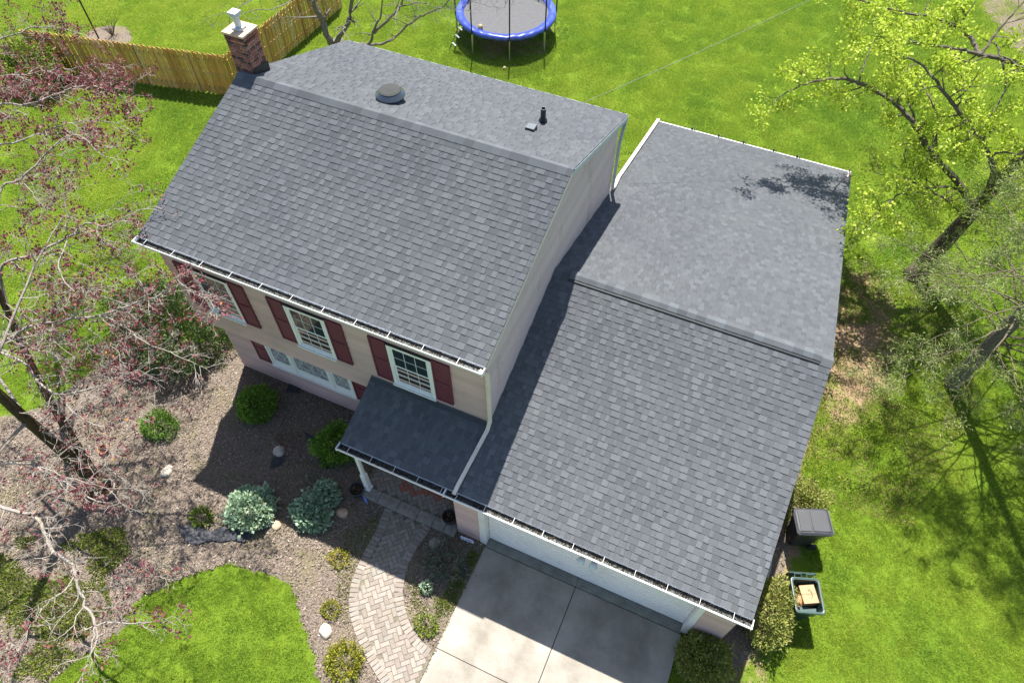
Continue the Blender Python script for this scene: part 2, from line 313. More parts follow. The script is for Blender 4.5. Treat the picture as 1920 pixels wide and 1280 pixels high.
# ------------------------------------------------------------------ mesh helpers
class MB:
    def __init__(s): s.v = []; s.f = []; s.t = []
    def add(s, vs, fs, tone=0.5):
        b = len(s.v); s.v += [tuple(map(float, v)) for v in vs]; s.f += [tuple(b+i for i in f) for f in fs]; s.t += [tone]*len(vs)
    def box(s, x0, x1, y0, y1, z0, z1, tone=0.5):
        s.add([(x0, y0, z0), (x1, y0, z0), (x1, y1, z0), (x0, y1, z0), (x0, y0, z1), (x1, y0, z1), (x1, y1, z1), (x0, y1, z1)],
              [(0, 3, 2, 1), (4, 5, 6, 7), (0, 1, 5, 4), (1, 2, 6, 5), (2, 3, 7, 6), (3, 0, 4, 7)], tone)
    def obox(s, c, ax, ay, az, tone=0.5):
        """box about c with half-axis vectors"""
        c, ax, ay, az = (np.array(q, float) for q in (c, ax, ay, az))
        s.add([c-ax-ay-az, c+ax-ay-az, c+ax+ay-az, c-ax+ay-az, c-ax-ay+az, c+ax-ay+az, c+ax+ay+az, c-ax+ay+az],
              [(0, 3, 2, 1), (4, 5, 6, 7), (0, 1, 5, 4), (1, 2, 6, 5), (2, 3, 7, 6), (3, 0, 4, 7)], tone)
    def bar(s, a, b, w, h, up=(0, 0, 1), tone=0.5):
        a, b = np.array(a, float), np.array(b, float); d = b-a; L = np.linalg.norm(d); d /= L
        sd = np.cross(d, up); sd /= np.linalg.norm(sd); u = np.cross(sd, d)
        s.obox((a+b)/2, d*L/2, sd*w/2, u*h/2, tone)
    def prism(s, poly, axis, a0, a1, tone=0.5):
        """2-D polygon extruded along x ('x': poly in y,z) or z ('z': poly in x,y) or y ('y': poly in x,z)"""
        n = len(poly)
        mk = {'x': lambda p, a: (a, p[0], p[1]), 'y': lambda p, a: (p[0], a, p[1]), 'z': lambda p, a: (p[0], p[1], a)}[axis]
        vs = [mk(p, a0) for p in poly]+[mk(p, a1) for p in poly]
        s.add(vs, [tuple(range(n))[::-1], tuple(range(n, 2*n))]+[(i, (i+1) % n, n+(i+1) % n, n+i) for i in range(n)], tone)
    def tube(s, pts, rad, n=6, tone=0.5, cap=True):
        pts = [np.array(p, float) for p in pts]
        if not hasattr(rad, '__len__'): rad = [rad]*len(pts)
        ref = np.array([0.31, 0.17, 0.93]); vs = []
        for i, p in enumerate(pts):
            d = pts[min(i+1, len(pts)-1)]-pts[max(i-1, 0)]; L = np.linalg.norm(d); d = d/L if L > 1e-9 else np.array([0, 0, 1.0])
            a = np.cross(d, ref)
            if np.linalg.norm(a) < 0.05: a = np.cross(d, (1, 0, 0))
            a /= np.linalg.norm(a); b = np.cross(d, a)
            for k in range(n):
                t = 2*math.pi*k/n; vs.append(p+rad[i]*(math.cos(t)*a+math.sin(t)*b))
        fs = [(i*n+k, i*n+(k+1) % n, (i+1)*n+(k+1) % n, (i+1)*n+k) for i in range(len(pts)-1) for k in range(n)]
        if cap: fs += [tuple(range(n))[::-1], tuple(range((len(pts)-1)*n, len(pts)*n))]
        s.add(vs, fs, tone)
    def lathe(s, prof, c=(0, 0, 0), n=20, tone=0.5, closed=False):
        """prof: (r, z) pairs"""
        vs = [(c[0]+r*math.cos(2*math.pi*k/n), c[1]+r*math.sin(2*math.pi*k/n), c[2]+z) for r, z in prof for k in range(n)]
        fs = [(i*n+k, i*n+(k+1) % n, (i+1)*n+(k+1) % n, (i+1)*n+k) for i in range(len(prof)-1) for k in range(n)]
        if closed: fs += [(((len(prof)-1)*n+k), ((len(prof)-1)*n+(k+1) % n), (k+1) % n, k) for k in range(n)]
        else: fs += [tuple(range(n))[::-1], tuple(range((len(prof)-1)*n, len(prof)*n))]
        s.add(vs, fs, tone)
    def mesh(s, name, mat, smooth=False):
        me = bpy.data.meshes.new(name); me.from_pydata(s.v, [], s.f); me.materials.append(M[mat] if isinstance(mat, str) else mat)
        at = me.attributes.new('tone', 'FLOAT', 'POINT'); at.data.foreach_set('value', s.t)
        if smooth: me.polygons.foreach_set('use_smooth', [True]*len(me.polygons))
        me.update(); return me
    def build(s, name, mat, parent=None, smooth=False, bevel=0.0):
        return link(name, s.mesh(name, mat, smooth), parent, bevel)

def link(name, me, parent=None, bevel=0.0, loc=None, rot=None):
    o = bpy.data.objects.new(name, me); col.objects.link(o)
    if parent is not None: o.parent = parent
    if loc is not None: o.location = loc
    if rot is not None: o.rotation_euler = rot
    if bevel:
        b = o.modifiers.new('bevel', 'BEVEL'); b.width = bevel; b.segments = 2; b.limit_method = 'ANGLE'
    return o
def thing(name, label, cat, loc=(0, 0, 0), group=None, rotz=0.0):
    o = bpy.data.objects.new(name, None); col.objects.link(o); o.location = loc; o.rotation_euler = (0, 0, rotz); o.empty_display_size = 0.2
    return tag(o, label, cat, group)
def tag(o, label, cat, group=None):
    o['label'] = label; o['category'] = cat
    if group: o['group'] = group
    return o
def kind(o, k, label=None):
    o['kind'] = k
    if label: o['label'] = label
    return o
def quads(name, V, tone, mat, parent=None):
    """V: (n,4,3) array -> one mesh of n loose quads with a tone per quad"""
    n = len(V); me = bpy.data.meshes.new(name)
    me.vertices.add(n*4); me.vertices.foreach_set('co', np.ascontiguousarray(V, dtype=np.float32).ravel())
    me.loops.add(n*4); me.loops.foreach_set('vertex_index', np.arange(n*4, dtype=np.int32))
    me.polygons.add(n); me.polygons.foreach_set('loop_start', np.arange(0, n*4, 4, dtype=np.int32)); me.polygons.foreach_set('loop_total', np.full(n, 4, dtype=np.int32))
    at = me.attributes.new('tone', 'FLOAT', 'POINT'); at.data.foreach_set('value', np.repeat(np.asarray(tone, dtype=np.float32), 4))
    me.materials.append(M[mat]); me.update(calc_edges=True)
    return link(name, me, parent)
def rand_dirs(n):
    d = rng.normal(size=(n, 3)); return d/np.linalg.norm(d, axis=1)[:, None]
def leaves(P, D, size, width=0.5, jitter=0.6, up=0.0, bend=0.0):
    """leaf quads (diamond) at points P growing along D"""
    n = len(P); d = np.asarray(D)+jitter*rng.normal(size=(n, 3)); d[:, 2] += up; d /= np.linalg.norm(d, axis=1)[:, None]
    s = np.cross(d, rand_dirs(n)); s /= np.linalg.norm(s, axis=1)[:, None]+1e-9
    L = (size*(0.6+0.8*rng.random(n)))[:, None]
    V = np.empty((n, 4, 3)); V[:, 0] = P; V[:, 1] = P+d*L*0.5+s*L*width*0.5; V[:, 2] = P+d*L; V[:, 3] = P+d*L*0.5-s*L*width*0.5
    return V
def inside(poly, x, y):
    poly = np.asarray(poly)[:, :2]; r = np.zeros(len(x), bool); j = len(poly)-1
    for i in range(len(poly)):
        xi, yi = poly[i]; xj, yj = poly[j]
        c = ((yi > y) != (yj > y)) & (x < (xj-xi)*(y-yi)/((yj-yi) if yj != yi else 1e-9)+xi)
        r ^= c; j = i
    return r
def vnoise(x, y, s, seed=0):
    """smooth value noise 0..1"""
    g = np.random.default_rng(seed).random((64, 64)); x = np.asarray(x)*s+1000; y = np.asarray(y)*s+1000
    xi, yi = np.floor(x).astype(int), np.floor(y).astype(int); fx, fy = x-xi, y-yi; fx = fx*fx*(3-2*fx); fy = fy*fy*(3-2*fy)
    q = lambda a, b: g[a % 64, b % 64]
    return (q(xi, yi)*(1-fx)+q(xi+1, yi)*fx)*(1-fy)+(q(xi, yi+1)*(1-fx)+q(xi+1, yi+1)*fx)*fy

# ================================================================== THE SETTING
lm = bpy.data.meshes.new('lawn'); S = 400
lm.from_pydata([(-S, -S, 0), (S, -S, 0), (S, S, 0), (-S, S, 0)], [], [(0, 1, 2, 3)]); lm.materials.append(M['lawn'])
kind(link('lawn', lm), 'structure', 'bright green mown lawn around the house')

def U(*pp, z=0.0): return [tuple(un(x, y, z)[:2]) for x, y in pp]
BED = U((425, 640), (330, 640), (235, 657), (150, 712), (90, 765), (-90, 800), (-90, 1320), (40, 1320), (150, 1235), (215, 1188), (250, 1130),
        (330, 1088), (430, 1058), (490, 1068), (543, 1085), (566, 1160), (596, 1255), (612, 1330))+[(8.0, -6.2), (8.72, -5.2), (8.72, -1.2), (8.3, -0.9), (8.2, 0.8), (0.1, 0.8)]
DRIVE = [(8.70, -1.26), (13.64, -1.26), (13.64, -12), (8.70, -12)]
HOUSE_FP = [(0.05, 0.65), (7.95, 0.65), (7.95, -1.2), (14.42, -1.2), (14.42, 13.5), (8.1, 13.5), (8.1, 8.0), (0.05, 8.0)]
STRIP = [(14.4, -1.6), (15.05, -1.5), (15.35, 0.2), (15.5, 1.6), (15.45, 3.0), (15.3, 5.0), (15.2, 13.0), (14.4, 13.4)]
WALK_L = [(5.98, -1.42), (6.08, -2.0), (6.09, -2.6), (6.13, -3.0), (6.20, -3.35), (6.33, -3.67), (6.50, -3.93), (6.71, -4.15), (7.05, -4.42), (7.45, -4.68), (7.94, -4.94), (8.40, -5.25)]
WALK_R = [(7.30, -1.42), (7.22, -2.0), (7.22, -2.4), (7.28, -2.68), (7.42, -3.05), (7.64, -3.34), (7.92, -3.60), (8.23, -3.78), (8.46, -3.85), (8.69, -3.90), (8.69, -4.6), (8.69, -5.25)]
WALK = WALK_L+WALK_R[::-1]
PORCH = [(5.18, -1.40), (7.93, -1.40), (7.93, 0.69), (5.18, 0.69)]
RING = [(-16.1+1.1*math.cos(a), 12.5+0.85*math.sin(a)) for a in np.linspace(0, 6.28, 16)]
FARBED = U((1840, -40), (1990, -40), (1990, 120), (1905, 95), (1850, 30))

def bed(name, poly, cell, hgt, label, seed):
    P = np.array(poly); x0, y0 = P.min(0)-cell; x1, y1 = P.max(0)+cell
    nx, ny = int((x1-x0)/cell)+2, int((y1-y0)/cell)+2
    X, Y = np.meshgrid(x0+np.arange(nx)*cell, y0+np.arange(ny)*cell, indexing='ij')
    r = np.random.default_rng(seed); X = X+r.uniform(-.3, .3, X.shape)*cell; Y = Y+r.uniform(-.3, .3, Y.shape)*cell
    ins = inside(poly, X.ravel(), Y.ravel()).reshape(X.shape)
    Z = np.where(ins, 0.012+hgt*(0.5*vnoise(X, Y, 1.1, seed)+0.5*vnoise(X, Y, 3.7, seed+1)), -0.01)
    vs = np.stack([X, Y, Z], -1).reshape(-1, 3); fs = []
    for i in range(nx-1):
        for j in range(ny-1):
            if ins[i, j]+0+ins[i+1, j]+ins[i, j+1]+ins[i+1, j+1] >= 2:
                a = i*ny+j; fs.append((a, a+ny, a+ny+1, a+1))
    me = bpy.data.meshes.new(name); me.from_pydata(vs.tolist(), [], fs); me.materials.append(M['mulch'])
    me.polygons.foreach_set('use_smooth', [True]*len(fs)); me.update()
    return kind(link(name, me), 'structure', label)
bed('mulch_bed', BED, 0.14, 0.05, 'weathered brown mulch bed in front of the house', 1)
bed('soil_strip', STRIP, 0.14, 0.03, 'bare soil strip along the garage side wall', 2)
bed('mulch_ring', RING, 0.15, 0.05, 'round grey mulch patch beyond the fence', 3)
bed('mulch_patch', FARBED, 0.4, 0.05, 'mulch patch at the far corner of the yard', 4)

# ---- loose mulch chips
def in_any(polys, x, y):
    r = np.zeros(len(x), bool)
    for p in polys: r |= inside(p, x, y)
    return r
def scatter(poly, n):
    P = np.array(poly); lo, hi = P.min(0), P.max(0); x = rng.uniform(lo[0], hi[0], n); y = rng.uniform(lo[1], hi[1], n)
    k = inside(poly, x, y); return x[k], y[k]
def chips(name, poly, n, avoid, label, size=0.020, z0=0.055):
    x, y = scatter(poly, n); k = ~in_any(avoid, x, y); x, y = x[k], y[k]; n = len(x)
    P = np.stack([x, y, z0+0.02*rng.random(n)], 1); a = rng.uniform(0, 6.28, n)
    D = np.stack([np.cos(a), np.sin(a), rng.normal(0, .25, n)], 1); Sd = np.stack([-np.sin(a), np.cos(a), rng.normal(0, .35, n)], 1)
    L = (size*(.4+1.3*rng.random(n)**2))[:, None]; W = L*(0.2+0.25*rng.random(n))[:, None]
    V = np.stack([P-D*L-Sd*W, P+D*L-Sd*W*.6, P+D*L*.8+Sd*W, P-D*L*.9+Sd*W], 1)
    t = np.clip(rng.beta(2.8, 3.2, n), 0, 1)
    return kind(quads(name, V, t, 'chip'), 'stuff', label)
chips('wood_chips', BED, 110000, [WALK, PORCH, HOUSE_FP], 'loose bark chips scattered over the mulch bed')
chips('leaf_litter', STRIP, 3500, [HOUSE_FP], 'leaf litter on the soil strip by the garage', 0.03, 0.04)

# ---- driveway
dr = MB(); dr.box(8.705, 13.635, -12, -1.02, -0.02, 0.012); drv = kind(dr.build('driveway', 'joint'), 'structure', 'concrete driveway with a control joint down its middle')
def slab(x0, x1, y0, y1, mat='concrete', top=0.040):
    b = MB(); b.box(x0, x1, y0, y1, 0.0, top); o = b.build('slab', mat, drv); bv = o.modifiers.new('bevel', 'BEVEL'); bv.width = 0.008; bv.segments = 2; return o
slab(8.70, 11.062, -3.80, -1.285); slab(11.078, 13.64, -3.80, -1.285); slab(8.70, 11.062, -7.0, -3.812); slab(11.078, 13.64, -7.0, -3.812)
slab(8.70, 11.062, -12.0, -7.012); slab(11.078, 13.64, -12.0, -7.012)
slab(8.70, 11.066, -1.272, -0.99, 'apron', 0.046); slab(11.074, 13.62, -1.272, -0.99, 'apron', 0.046)

# ---- brick walkway and porch floor: herringbone pavers, one object each
PV = {}
def paver_mesh(l, wd, hgt, mat):
    k = (round(l, 3), round(wd, 3), mat)
    if k not in PV:
        b = MB(); e = 0.006; x, y = l/2, wd/2
        b.add([(-x, -y, 0), (x, -y, 0), (x, y, 0), (-x, y, 0), (-x, -y, hgt-e), (x, -y, hgt-e), (x, y, hgt-e), (-x, y, hgt-e),
               (-x+e, -y+e, hgt), (x-e, -y+e, hgt), (x-e, y-e, hgt), (-x+e, y-e, hgt)],
              [(0, 1, 5, 4), (1, 2, 6, 5), (2, 3, 7, 6), (3, 0, 4, 7), (4, 5, 9, 8), (5, 6, 10, 9), (6, 7, 11, 10), (7, 4, 8, 11), (8, 9, 10, 11)])
        PV[k] = b.mesh('paver', mat)
    return PV[k]
def herring(poly, parent, z, ang, L=0.216, red=None, hgt=0.03, minin=4):
    Wd = L/2; ca, sa = math.cos(ang), math.sin(ang); c = np.mean(np.array(poly), 0); n = 0
    for i in range(-46, 46):
        for j in range(-46, 46):
            v = (i-j) % 4                      # herringbone: 0-1 pair lies, 3-2 pair stands
            for hor in ((1,) if v == 0 else (0,) if v == 3 else ()):
                if hor: cx, cy, lx, ly = (i+1)*Wd, (j+.5)*Wd, L, Wd
                else: cx, cy, lx, ly = (i+.5)*Wd, (j+1)*Wd, Wd, L
                wx, wy = c[0]+cx*ca-cy*sa, c[1]+cx*sa+cy*ca
                q = np.array([(sx*lx*.42, sy*ly*.42) for sx in (-1, 1) for sy in (-1, 1)])
                qx = wx+q[:, 0]*ca-q[:, 1]*sa; qy = wy+q[:, 0]*sa+q[:, 1]*ca
                if inside(poly, qx, qy).sum() < minin: continue
                mt = 'paver_red' if red and red(wx, wy) else 'paver'
                o = link('paver', paver_mesh(L-0.009, Wd-0.009, hgt, mt), parent, loc=(wx, wy, z+random.uniform(-.002, .003)),
                         rot=(random.gauss(0, .006), random.gauss(0, .006), ang+(0 if hor else math.pi/2)+random.gauss(0, .012)))
                n += 1
    return n
wk = MB(); wk.prism(WALK, 'z', -0.02, 0.048); wkb = kind(wk.build('walkway', 'sand'), 'structure', 'curved herringbone brick walkway from porch to driveway')
def offset_line(line, d):
    L = np.array(line); t = np.gradient(L, axis=0); t /= np.linalg.norm(t, axis=1)[:, None]; return L+np.stack([-t[:, 1], t[:, 0]], 1)*d
def along(line, step):
    L = np.array(line); seg = np.linalg.norm(np.diff(L, axis=0), axis=1); cum = np.concatenate([[0], np.cumsum(seg)]); s = np.arange(step/2, cum[-1], step)
    x = np.interp(s, cum, L[:, 0]); y = np.interp(s, cum, L[:, 1]); e = 0.03
    tx = np.interp(s+e, cum, L[:, 0])-np.interp(s-e, cum, L[:, 0]); ty = np.interp(s+e, cum, L[:, 1])-np.interp(s-e, cum, L[:, 1])
    return zip(x, y, np.arctan2(ty, tx))
inner = [tuple(p) for p in offset_line(WALK_L, 0.22)]+[tuple(p) for p in offset_line(WALK_R[:10], -0.22)][::-1]
inner = [tuple(p) for p in offset_line(WALK_L, 0.15)]+[(8.69, -5.25), (8.69, -4.0)]+[tuple(p) for p in offset_line(WALK_R[:9], -0.15)][::-1]
for line, d in ((WALK_L, 0.105), (WALK_R[:10], -0.105)):
    for x, y, a in along(offset_line(line, d), 0.108):
        if x > 8.62: continue
        link('paver', paver_mesh(0.207, 0.099, 0.03, 'paver'), wkb, loc=(x, y, 0.039+random.uniform(-.002, .003)), rot=(0, 0, a+math.pi/2+random.gauss(0, .02)))
herring(inner, wkb, 0.030, R(45), minin=3)
pb = MB(); pb.box(5.20, 7.92, -1.36, 0.66, -0.02, 0.128); ppf = kind(pb.build('porch_floor', 'sand'), 'structure', 'shaded brick porch floor under the small porch roof')
herring([(5.2, -1.10), (7.92, -1.10), (7.92, 0.64), (5.2, 0.64)], ppf, 0.113, R(45), red=lambda x, y: (abs(y+0.55+(x-6.9)*-0.35) < 0.17 and 6.0 < x < 7.9 and random.random() < .75), minin=3)
xs = [5.19, 5.75, 6.30, 6.85, 7.30, 7.62, 7.925]
for a, b in zip(xs, xs[1:]):
    s_ = MB(); s_.box(a+.006, b-.006, -1.40, -1.115, 0.0, 0.15+random.uniform(-.004, .004)); s_.build('kerb_stone', 'stonegrey', ppf, bevel=0.012)

# ---- grass: clumps of blades instanced over the lawn
def blade_patch(name, n, size, hmin, hmax, wd):
    a = rng.uniform(-size, size, (n, 2)); h = rng.uniform(hmin, hmax, n); ang = rng.uniform(0, 6.28, n); ln = rng.normal(0, .5, (n, 2))*h[:, None]
    base = np.stack([a[:, 0], a[:, 1], np.zeros(n)], 1); sd = np.stack([np.cos(ang), np.sin(ang), np.zeros(n)], 1)*wd
    tip = base+np.stack([ln[:, 0], ln[:, 1], h], 1)
    V = np.stack([base-sd, base+sd, tip+sd*.3, tip-sd*.3], 1)
    me_o = quads(name, V, rng.random(n), 'grass'); col.objects.unlink(me_o); return me_o
LAWN_AVOID = [BED, DRIVE, HOUSE_FP, WALK, PORCH, STRIP, RING]
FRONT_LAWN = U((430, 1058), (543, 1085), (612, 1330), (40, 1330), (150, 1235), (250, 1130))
def lawn_points(dens, box, far0, far1):
    x0, x1, y0, y1 = box; n = int((x1-x0)*(y1-y0)*dens); x = rng.uniform(x0, x1, n); y = rng.uniform(y0, y1, n)
    P3 = np.stack([x, y, 0*x], 1)-CAM; dep = P3@AX_F; px = 960+F_PX*(P3@AX_R)/dep; py = 640-F_PX*(P3@AX_U)/dep
    k = (px > -150) & (px < 2070) & (py > -130) & (py < 1420) & (dep > far0) & (dep <= far1)
    x, y = x[k], y[k]; jx, jy = x+.5*(vnoise(x, y, 2.2, 61)-.5)+rng.normal(0, .13, len(x)), y+.5*(vnoise(x, y, 2.2, 62)-.5)+rng.normal(0, .13, len(x))
    k = ~(in_any(LAWN_AVOID[1:], x, y) | inside(BED, jx, jy)); return x[k], y[k]
def grass(name, pts, src, scl, label):
    x, y = pts; n = len(x)
    me = bpy.data.meshes.new(name); me.from_pydata(np.stack([x, y, np.zeros(n)], 1).tolist(), [], [])
    big = 0.55*vnoise(x, y, 0.33, 5)+0.45*vnoise(x, y, 0.9, 6); strp = vnoise(x*0.9+y*0.45, y*0.3-x*.3, 0.8, 8)
    clump = vnoise(x, y, 3.3, 12); tone = np.clip(0.45+0.32*(big-.15)+0.20*(vnoise(x, y, .17, 71)-.5)+0.24*(strp-.5)+0.26*(clump-.5)+rng.normal(0, .12, n), 0.18, 1)
    def blob(cx, cy, rx, ry): return 1-np.sqrt(((x-cx)/rx)**2+((y-cy)/ry)**2)
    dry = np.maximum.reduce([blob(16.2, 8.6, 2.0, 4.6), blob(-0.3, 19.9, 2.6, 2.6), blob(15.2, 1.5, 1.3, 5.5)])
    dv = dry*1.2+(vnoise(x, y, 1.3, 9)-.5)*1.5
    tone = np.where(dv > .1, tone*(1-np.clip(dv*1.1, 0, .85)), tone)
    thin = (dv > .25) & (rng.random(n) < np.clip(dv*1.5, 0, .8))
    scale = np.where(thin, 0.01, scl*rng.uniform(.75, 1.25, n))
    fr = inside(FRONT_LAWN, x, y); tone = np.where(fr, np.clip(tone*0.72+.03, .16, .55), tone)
    for nm, val in (('tone', tone), ('sc', scale), ('rz', rng.uniform(0, 6.28, n))):
        at = me.attributes.new(nm, 'FLOAT', 'POINT'); at.data.foreach_set('value', val.astype(np.float32))
    o = kind(link(name, me), 'stuff', label); me.materials.append(M['grass'])
    g = bpy.data.node_groups.new(name+'_scatter', 'GeometryNodeTree')
    g.interface.new_socket('Geometry', in_out='INPUT', socket_type='NodeSocketGeometry'); g.interface.new_socket('Geometry', in_out='OUTPUT', socket_type='NodeSocketGeometry')
    gi, go = g.nodes.new('NodeGroupInput'), g.nodes.new('NodeGroupOutput'); ip = g.nodes.new('GeometryNodeInstanceOnPoints')
    ob = g.nodes.new('GeometryNodeObjectInfo'); ob.inputs['Object'].default_value = src; ob.inputs['As Instance'].default_value = True
    def na(nm):
        k = g.nodes.new('GeometryNodeInputNamedAttribute'); k.data_type = 'FLOAT'; k.inputs['Name'].default_value = nm; return k.outputs[0]
    cx = g.nodes.new('ShaderNodeCombineXYZ'); g.links.new(na('rz'), cx.inputs[2])
    g.links.new(gi.outputs[0], ip.inputs['Points']); g.links.new(ob.outputs['Geometry'], ip.inputs['Instance'])
    g.links.new(cx.outputs[0], ip.inputs['Rotation']); g.links.new(na('sc'), ip.inputs['Scale']); g.links.new(ip.outputs[0], go.inputs[0])
    o.modifiers.new('scatter', 'NODES').node_group = g
    return o
src1 = blade_patch('grass_clump', 150, 0.16, 0.02, 0.05, 0.0045)
src2 = blade_patch('grass_clump', 130, 0.23, 0.02, 0.055, 0.008)
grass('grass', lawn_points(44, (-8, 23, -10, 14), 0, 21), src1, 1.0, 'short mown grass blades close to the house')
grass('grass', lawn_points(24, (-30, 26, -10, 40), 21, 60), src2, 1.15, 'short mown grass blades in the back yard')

# ================================================================== THE HOUSE
W, D, HE, HR = 8.30, 8.41, 5.88, 7.31
G1, GY0, GYM, GY2, GE, GR, GB = 14.48, -1.33, 3.79, 13.56, 2.83, 4.71, 2.23
SM = (HR-HE)/(D/2); SF = (GR-GE)/(GYM-GY0); SB = (GR-GB)/(GY2-GYM)
YW1, YW2, YWB, XL, XR = 0.69, 0.20, 7.95, 0.08, 8.21
YG, XGL, XGR = -1.19, 7.94, 14.38
house = thing('house', 'two-storey tan house with grey shingle roofs and attached garage', 'house', (4.15, 4.2, 0))
HINV = Vector((-4.15, -4.2, 0))
def hp(o):            # parts are written in world coordinates; hang them under the house empty
    o.parent = house; o.location = HINV if o.location.length < 1e-9 else Vector(o.location)+HINV; return o
def hb(mb, name, mat, **k): return hp(mb.build(name, mat, **k))

# ---- wall cores
b = MB(); b.box(XL+.03, XR-.02, YW1+.02, YWB, 0.0, 2.80); wall1 = hb(b, 'wall', 'wall')
zf = lambda y: HE+SM*y-0.10 if y < D/2 else HE+SM*(D-y)-0.10
b = MB(); b.prism([(YW2+.02, 2.80), (YWB, 2.80), (YWB, zf(YWB)), (D/2, zf(D/2)), (YW2+.02, zf(YW2+.02))], 'x', XL+.03, XR-.02); wall2 = hb(b, 'wall', 'wall')
gz = lambda y: (GE+SF*(y-GY0) if y < GYM else GR-SB*(y-GYM))
b = MB(); b.prism([(-0.96, 0), (YWB+.01, 0), (YWB+.01, gz(YWB)-.12), (GYM, gz(GYM)-.12), (-0.96, gz(-.96)-.12)], 'x', XR-.02, XGR); wallg = hb(b, 'wall', 'wall')
b = MB(); b.prism([(YWB+.012, 0), (13.42, 0), (13.42, gz(13.42)-.12), (YWB+.012, gz(YWB)-.12)], 'x', 8.14, XGR); hb(b, 'wall', 'wall')
b = MB(); b.box(XGL+.02, XR-.022, -0.96, YW1+.01, 0.0, 2.75); hb(b, 'wall', 'wall')

# ---- lap siding, board by board
def board(x0, x1, z, parent, y, mat='siding', e=0.190):
    """lap board on a wall facing -y"""
    q = MB(); q.add([(x0, y, z+e), (x1, y, z+e), (x1, y-.022, z), (x0, y-.022, z), (x0, y+.012, z), (x1, y+.012, z), (x0, y+.012, z+e), (x1, y+.012, z+e)],
                    [(0, 3, 2, 1), (3, 4, 5, 2), (0, 6, 4, 3), (1, 2, 5, 7)])
    o = q.build('siding_board', mat, parent); o.location = (0, 0, 0); return o
def sub(o, parent):    # child of a part that already hangs at HINV
    o.parent = parent; return o
z = 2.80
while z < 5.62: board(XL, XR, z, wall2, YW2); z += 0.191
z = 0.06
while z < 2.72: board(XL, XGL if z < 2.6 else XGL, z, wall1, YW1); z += 0.191
b = MB(); b.box(XL+.01, XR-.01, YW2+.03, YW1-.02, 2.765, 2.798); sub(b.build('soffit', 'siding'), wall2)
def board_x(y0a, y0b, y1a, y1b, z, parent, x, e=0.190, mat='siding_w', s=1):
    q = MB(); q.add([(x, y0b, z+e), (x, y1b, z+e), (x+.016*s, y1a, z), (x+.016*s, y0a, z), (x-.012*s, y0a, z), (x-.012*s, y1a, z)], [(0, 3, 2, 1), (3, 4, 5, 2), (0, 4, 3), (1, 2, 5)])
    return q.build('siding_board', mat, parent)
z = 2.9
def ylo(z): return max(YW2, (z-HE+.06)/SM)
while z < HR-.12:
    z1 = z+.191; lo, lo1 = ylo(z), ylo(z1)
    board_x(lo, min(lo1, D/2-.02), min(YWB, D-lo), max(min(YWB, D-lo1), D/2+.02), z, wall2, XR); z = z1
z = 1.0
while z < gz(YW2)-.2: z += .191
# garage front: pier boards, header boards, left return
hd = 2.14
frontw = hb((lambda q: (q.box(XGL+.02, 8.60, YG+.02, -.965, 0, 2.70), q.box(13.70, XGR-.005, YG+.02, -.965, 0, 2.70), q.box(8.602, 13.698, YG+.02, -.965, hd+.02, 2.70), q)[-1])(MB()), 'wall', 'wall')
z = 0.05
while z < 2.66:
    if z < hd+.05: board(XGL, 8.55, z, frontw, YG); board(13.74, XGR, z, frontw, YG)
    else: board(XGL, XGR, z, frontw, YG)
    board_x(YG, YG, YW1, YW1, z, frontw, XGL, mat='siding', s=-1)
    z += .191
z = 0.05
while z < 4.5:
    if z+.191 < 2.70: board_x(YG, YG, 13.42, 13.42, z, wallg, XGR, mat='siding')
    z += .191
# corner boards
for x, y, z0, z1 in ((XL-.012, YW2-.014, 2.80, 5.76), (XR-.052, YW2-.02, 3.35, 5.76), (XL-.012, YW1-.014, 0.02, 2.76)):
    q = MB(); q.box(x, x+.07, y, y+.05, z0, z1); hb(q, 'corner_board', 'siding')

# ---- garage door with jambs and panels
q = MB(); q.box(8.60, 13.70, -1.000, -.966, 0.03, hd+.02); gd = hb(q, 'garage_door', 'door')
for r_ in range(4):
    z0 = .05+r_*.52; q = MB(); q.box(8.72, 13.60, -1.030, -1.004, z0, z0+.512)
    for k in range(4): q.box(8.73, 13.59, -1.044, -1.031, z0+.03+k*.12, z0+.03+k*.12+.09)
    sub(q.build('door_panel', 'door'), gd)
q = MB(); q.box(8.60, 13.70, -1.040, -1.003, .02, .05); sub(q.build('door_seal', 'black'), gd)
for x0, x1 in ((8.56, 8.715), (13.605, 13.735)):
    q = MB(); q.box(x0, x1, YG-.035, -1.0, 0.0, hd+.06); hb(q, 'door_jamb', 'trim', bevel=.004)
q = MB(); q.box(8.716, 13.604, YG-.033, -1.0, hd-.02, hd+.06); hb(q, 'door_jamb', 'trim')

# ---- roof decks
def roofdeck(x0, x1, pts, th, name='roof', mat='deck'):
    """pts: ridge/eave profile (y,z) of the top surface"""
    top = [(y, z-.012) for y, z in pts]; bot = [(y, z-th) for y, z in pts][::-1]
    q = MB(); q.prism(top+bot, 'x', x0, x1); return hb(q, name, mat)
roof_m = roofdeck(0.02, W-.02, [(0.02, HE+SM*.02), (D/2, HR), (D-.02, HE+SM*.02)], .14)
roof_g = roofdeck(XR+.003, G1-.02, [(GY0+.02, GE+SF*.02), (GYM, GR), (YWB, gz(YWB))], .13)
roof_b = roofdeck(8.12, G1-.02, [(YWB+.003, gz(YWB+.003)), (GY2-.02, GB+SB*.02)], .13)
roof_p = roofdeck(5.27, XR+.001, [(GY0+.02, GE+SF*.02), (YW2-.02, GE+SF*(YW2-.02-GY0))], .13)

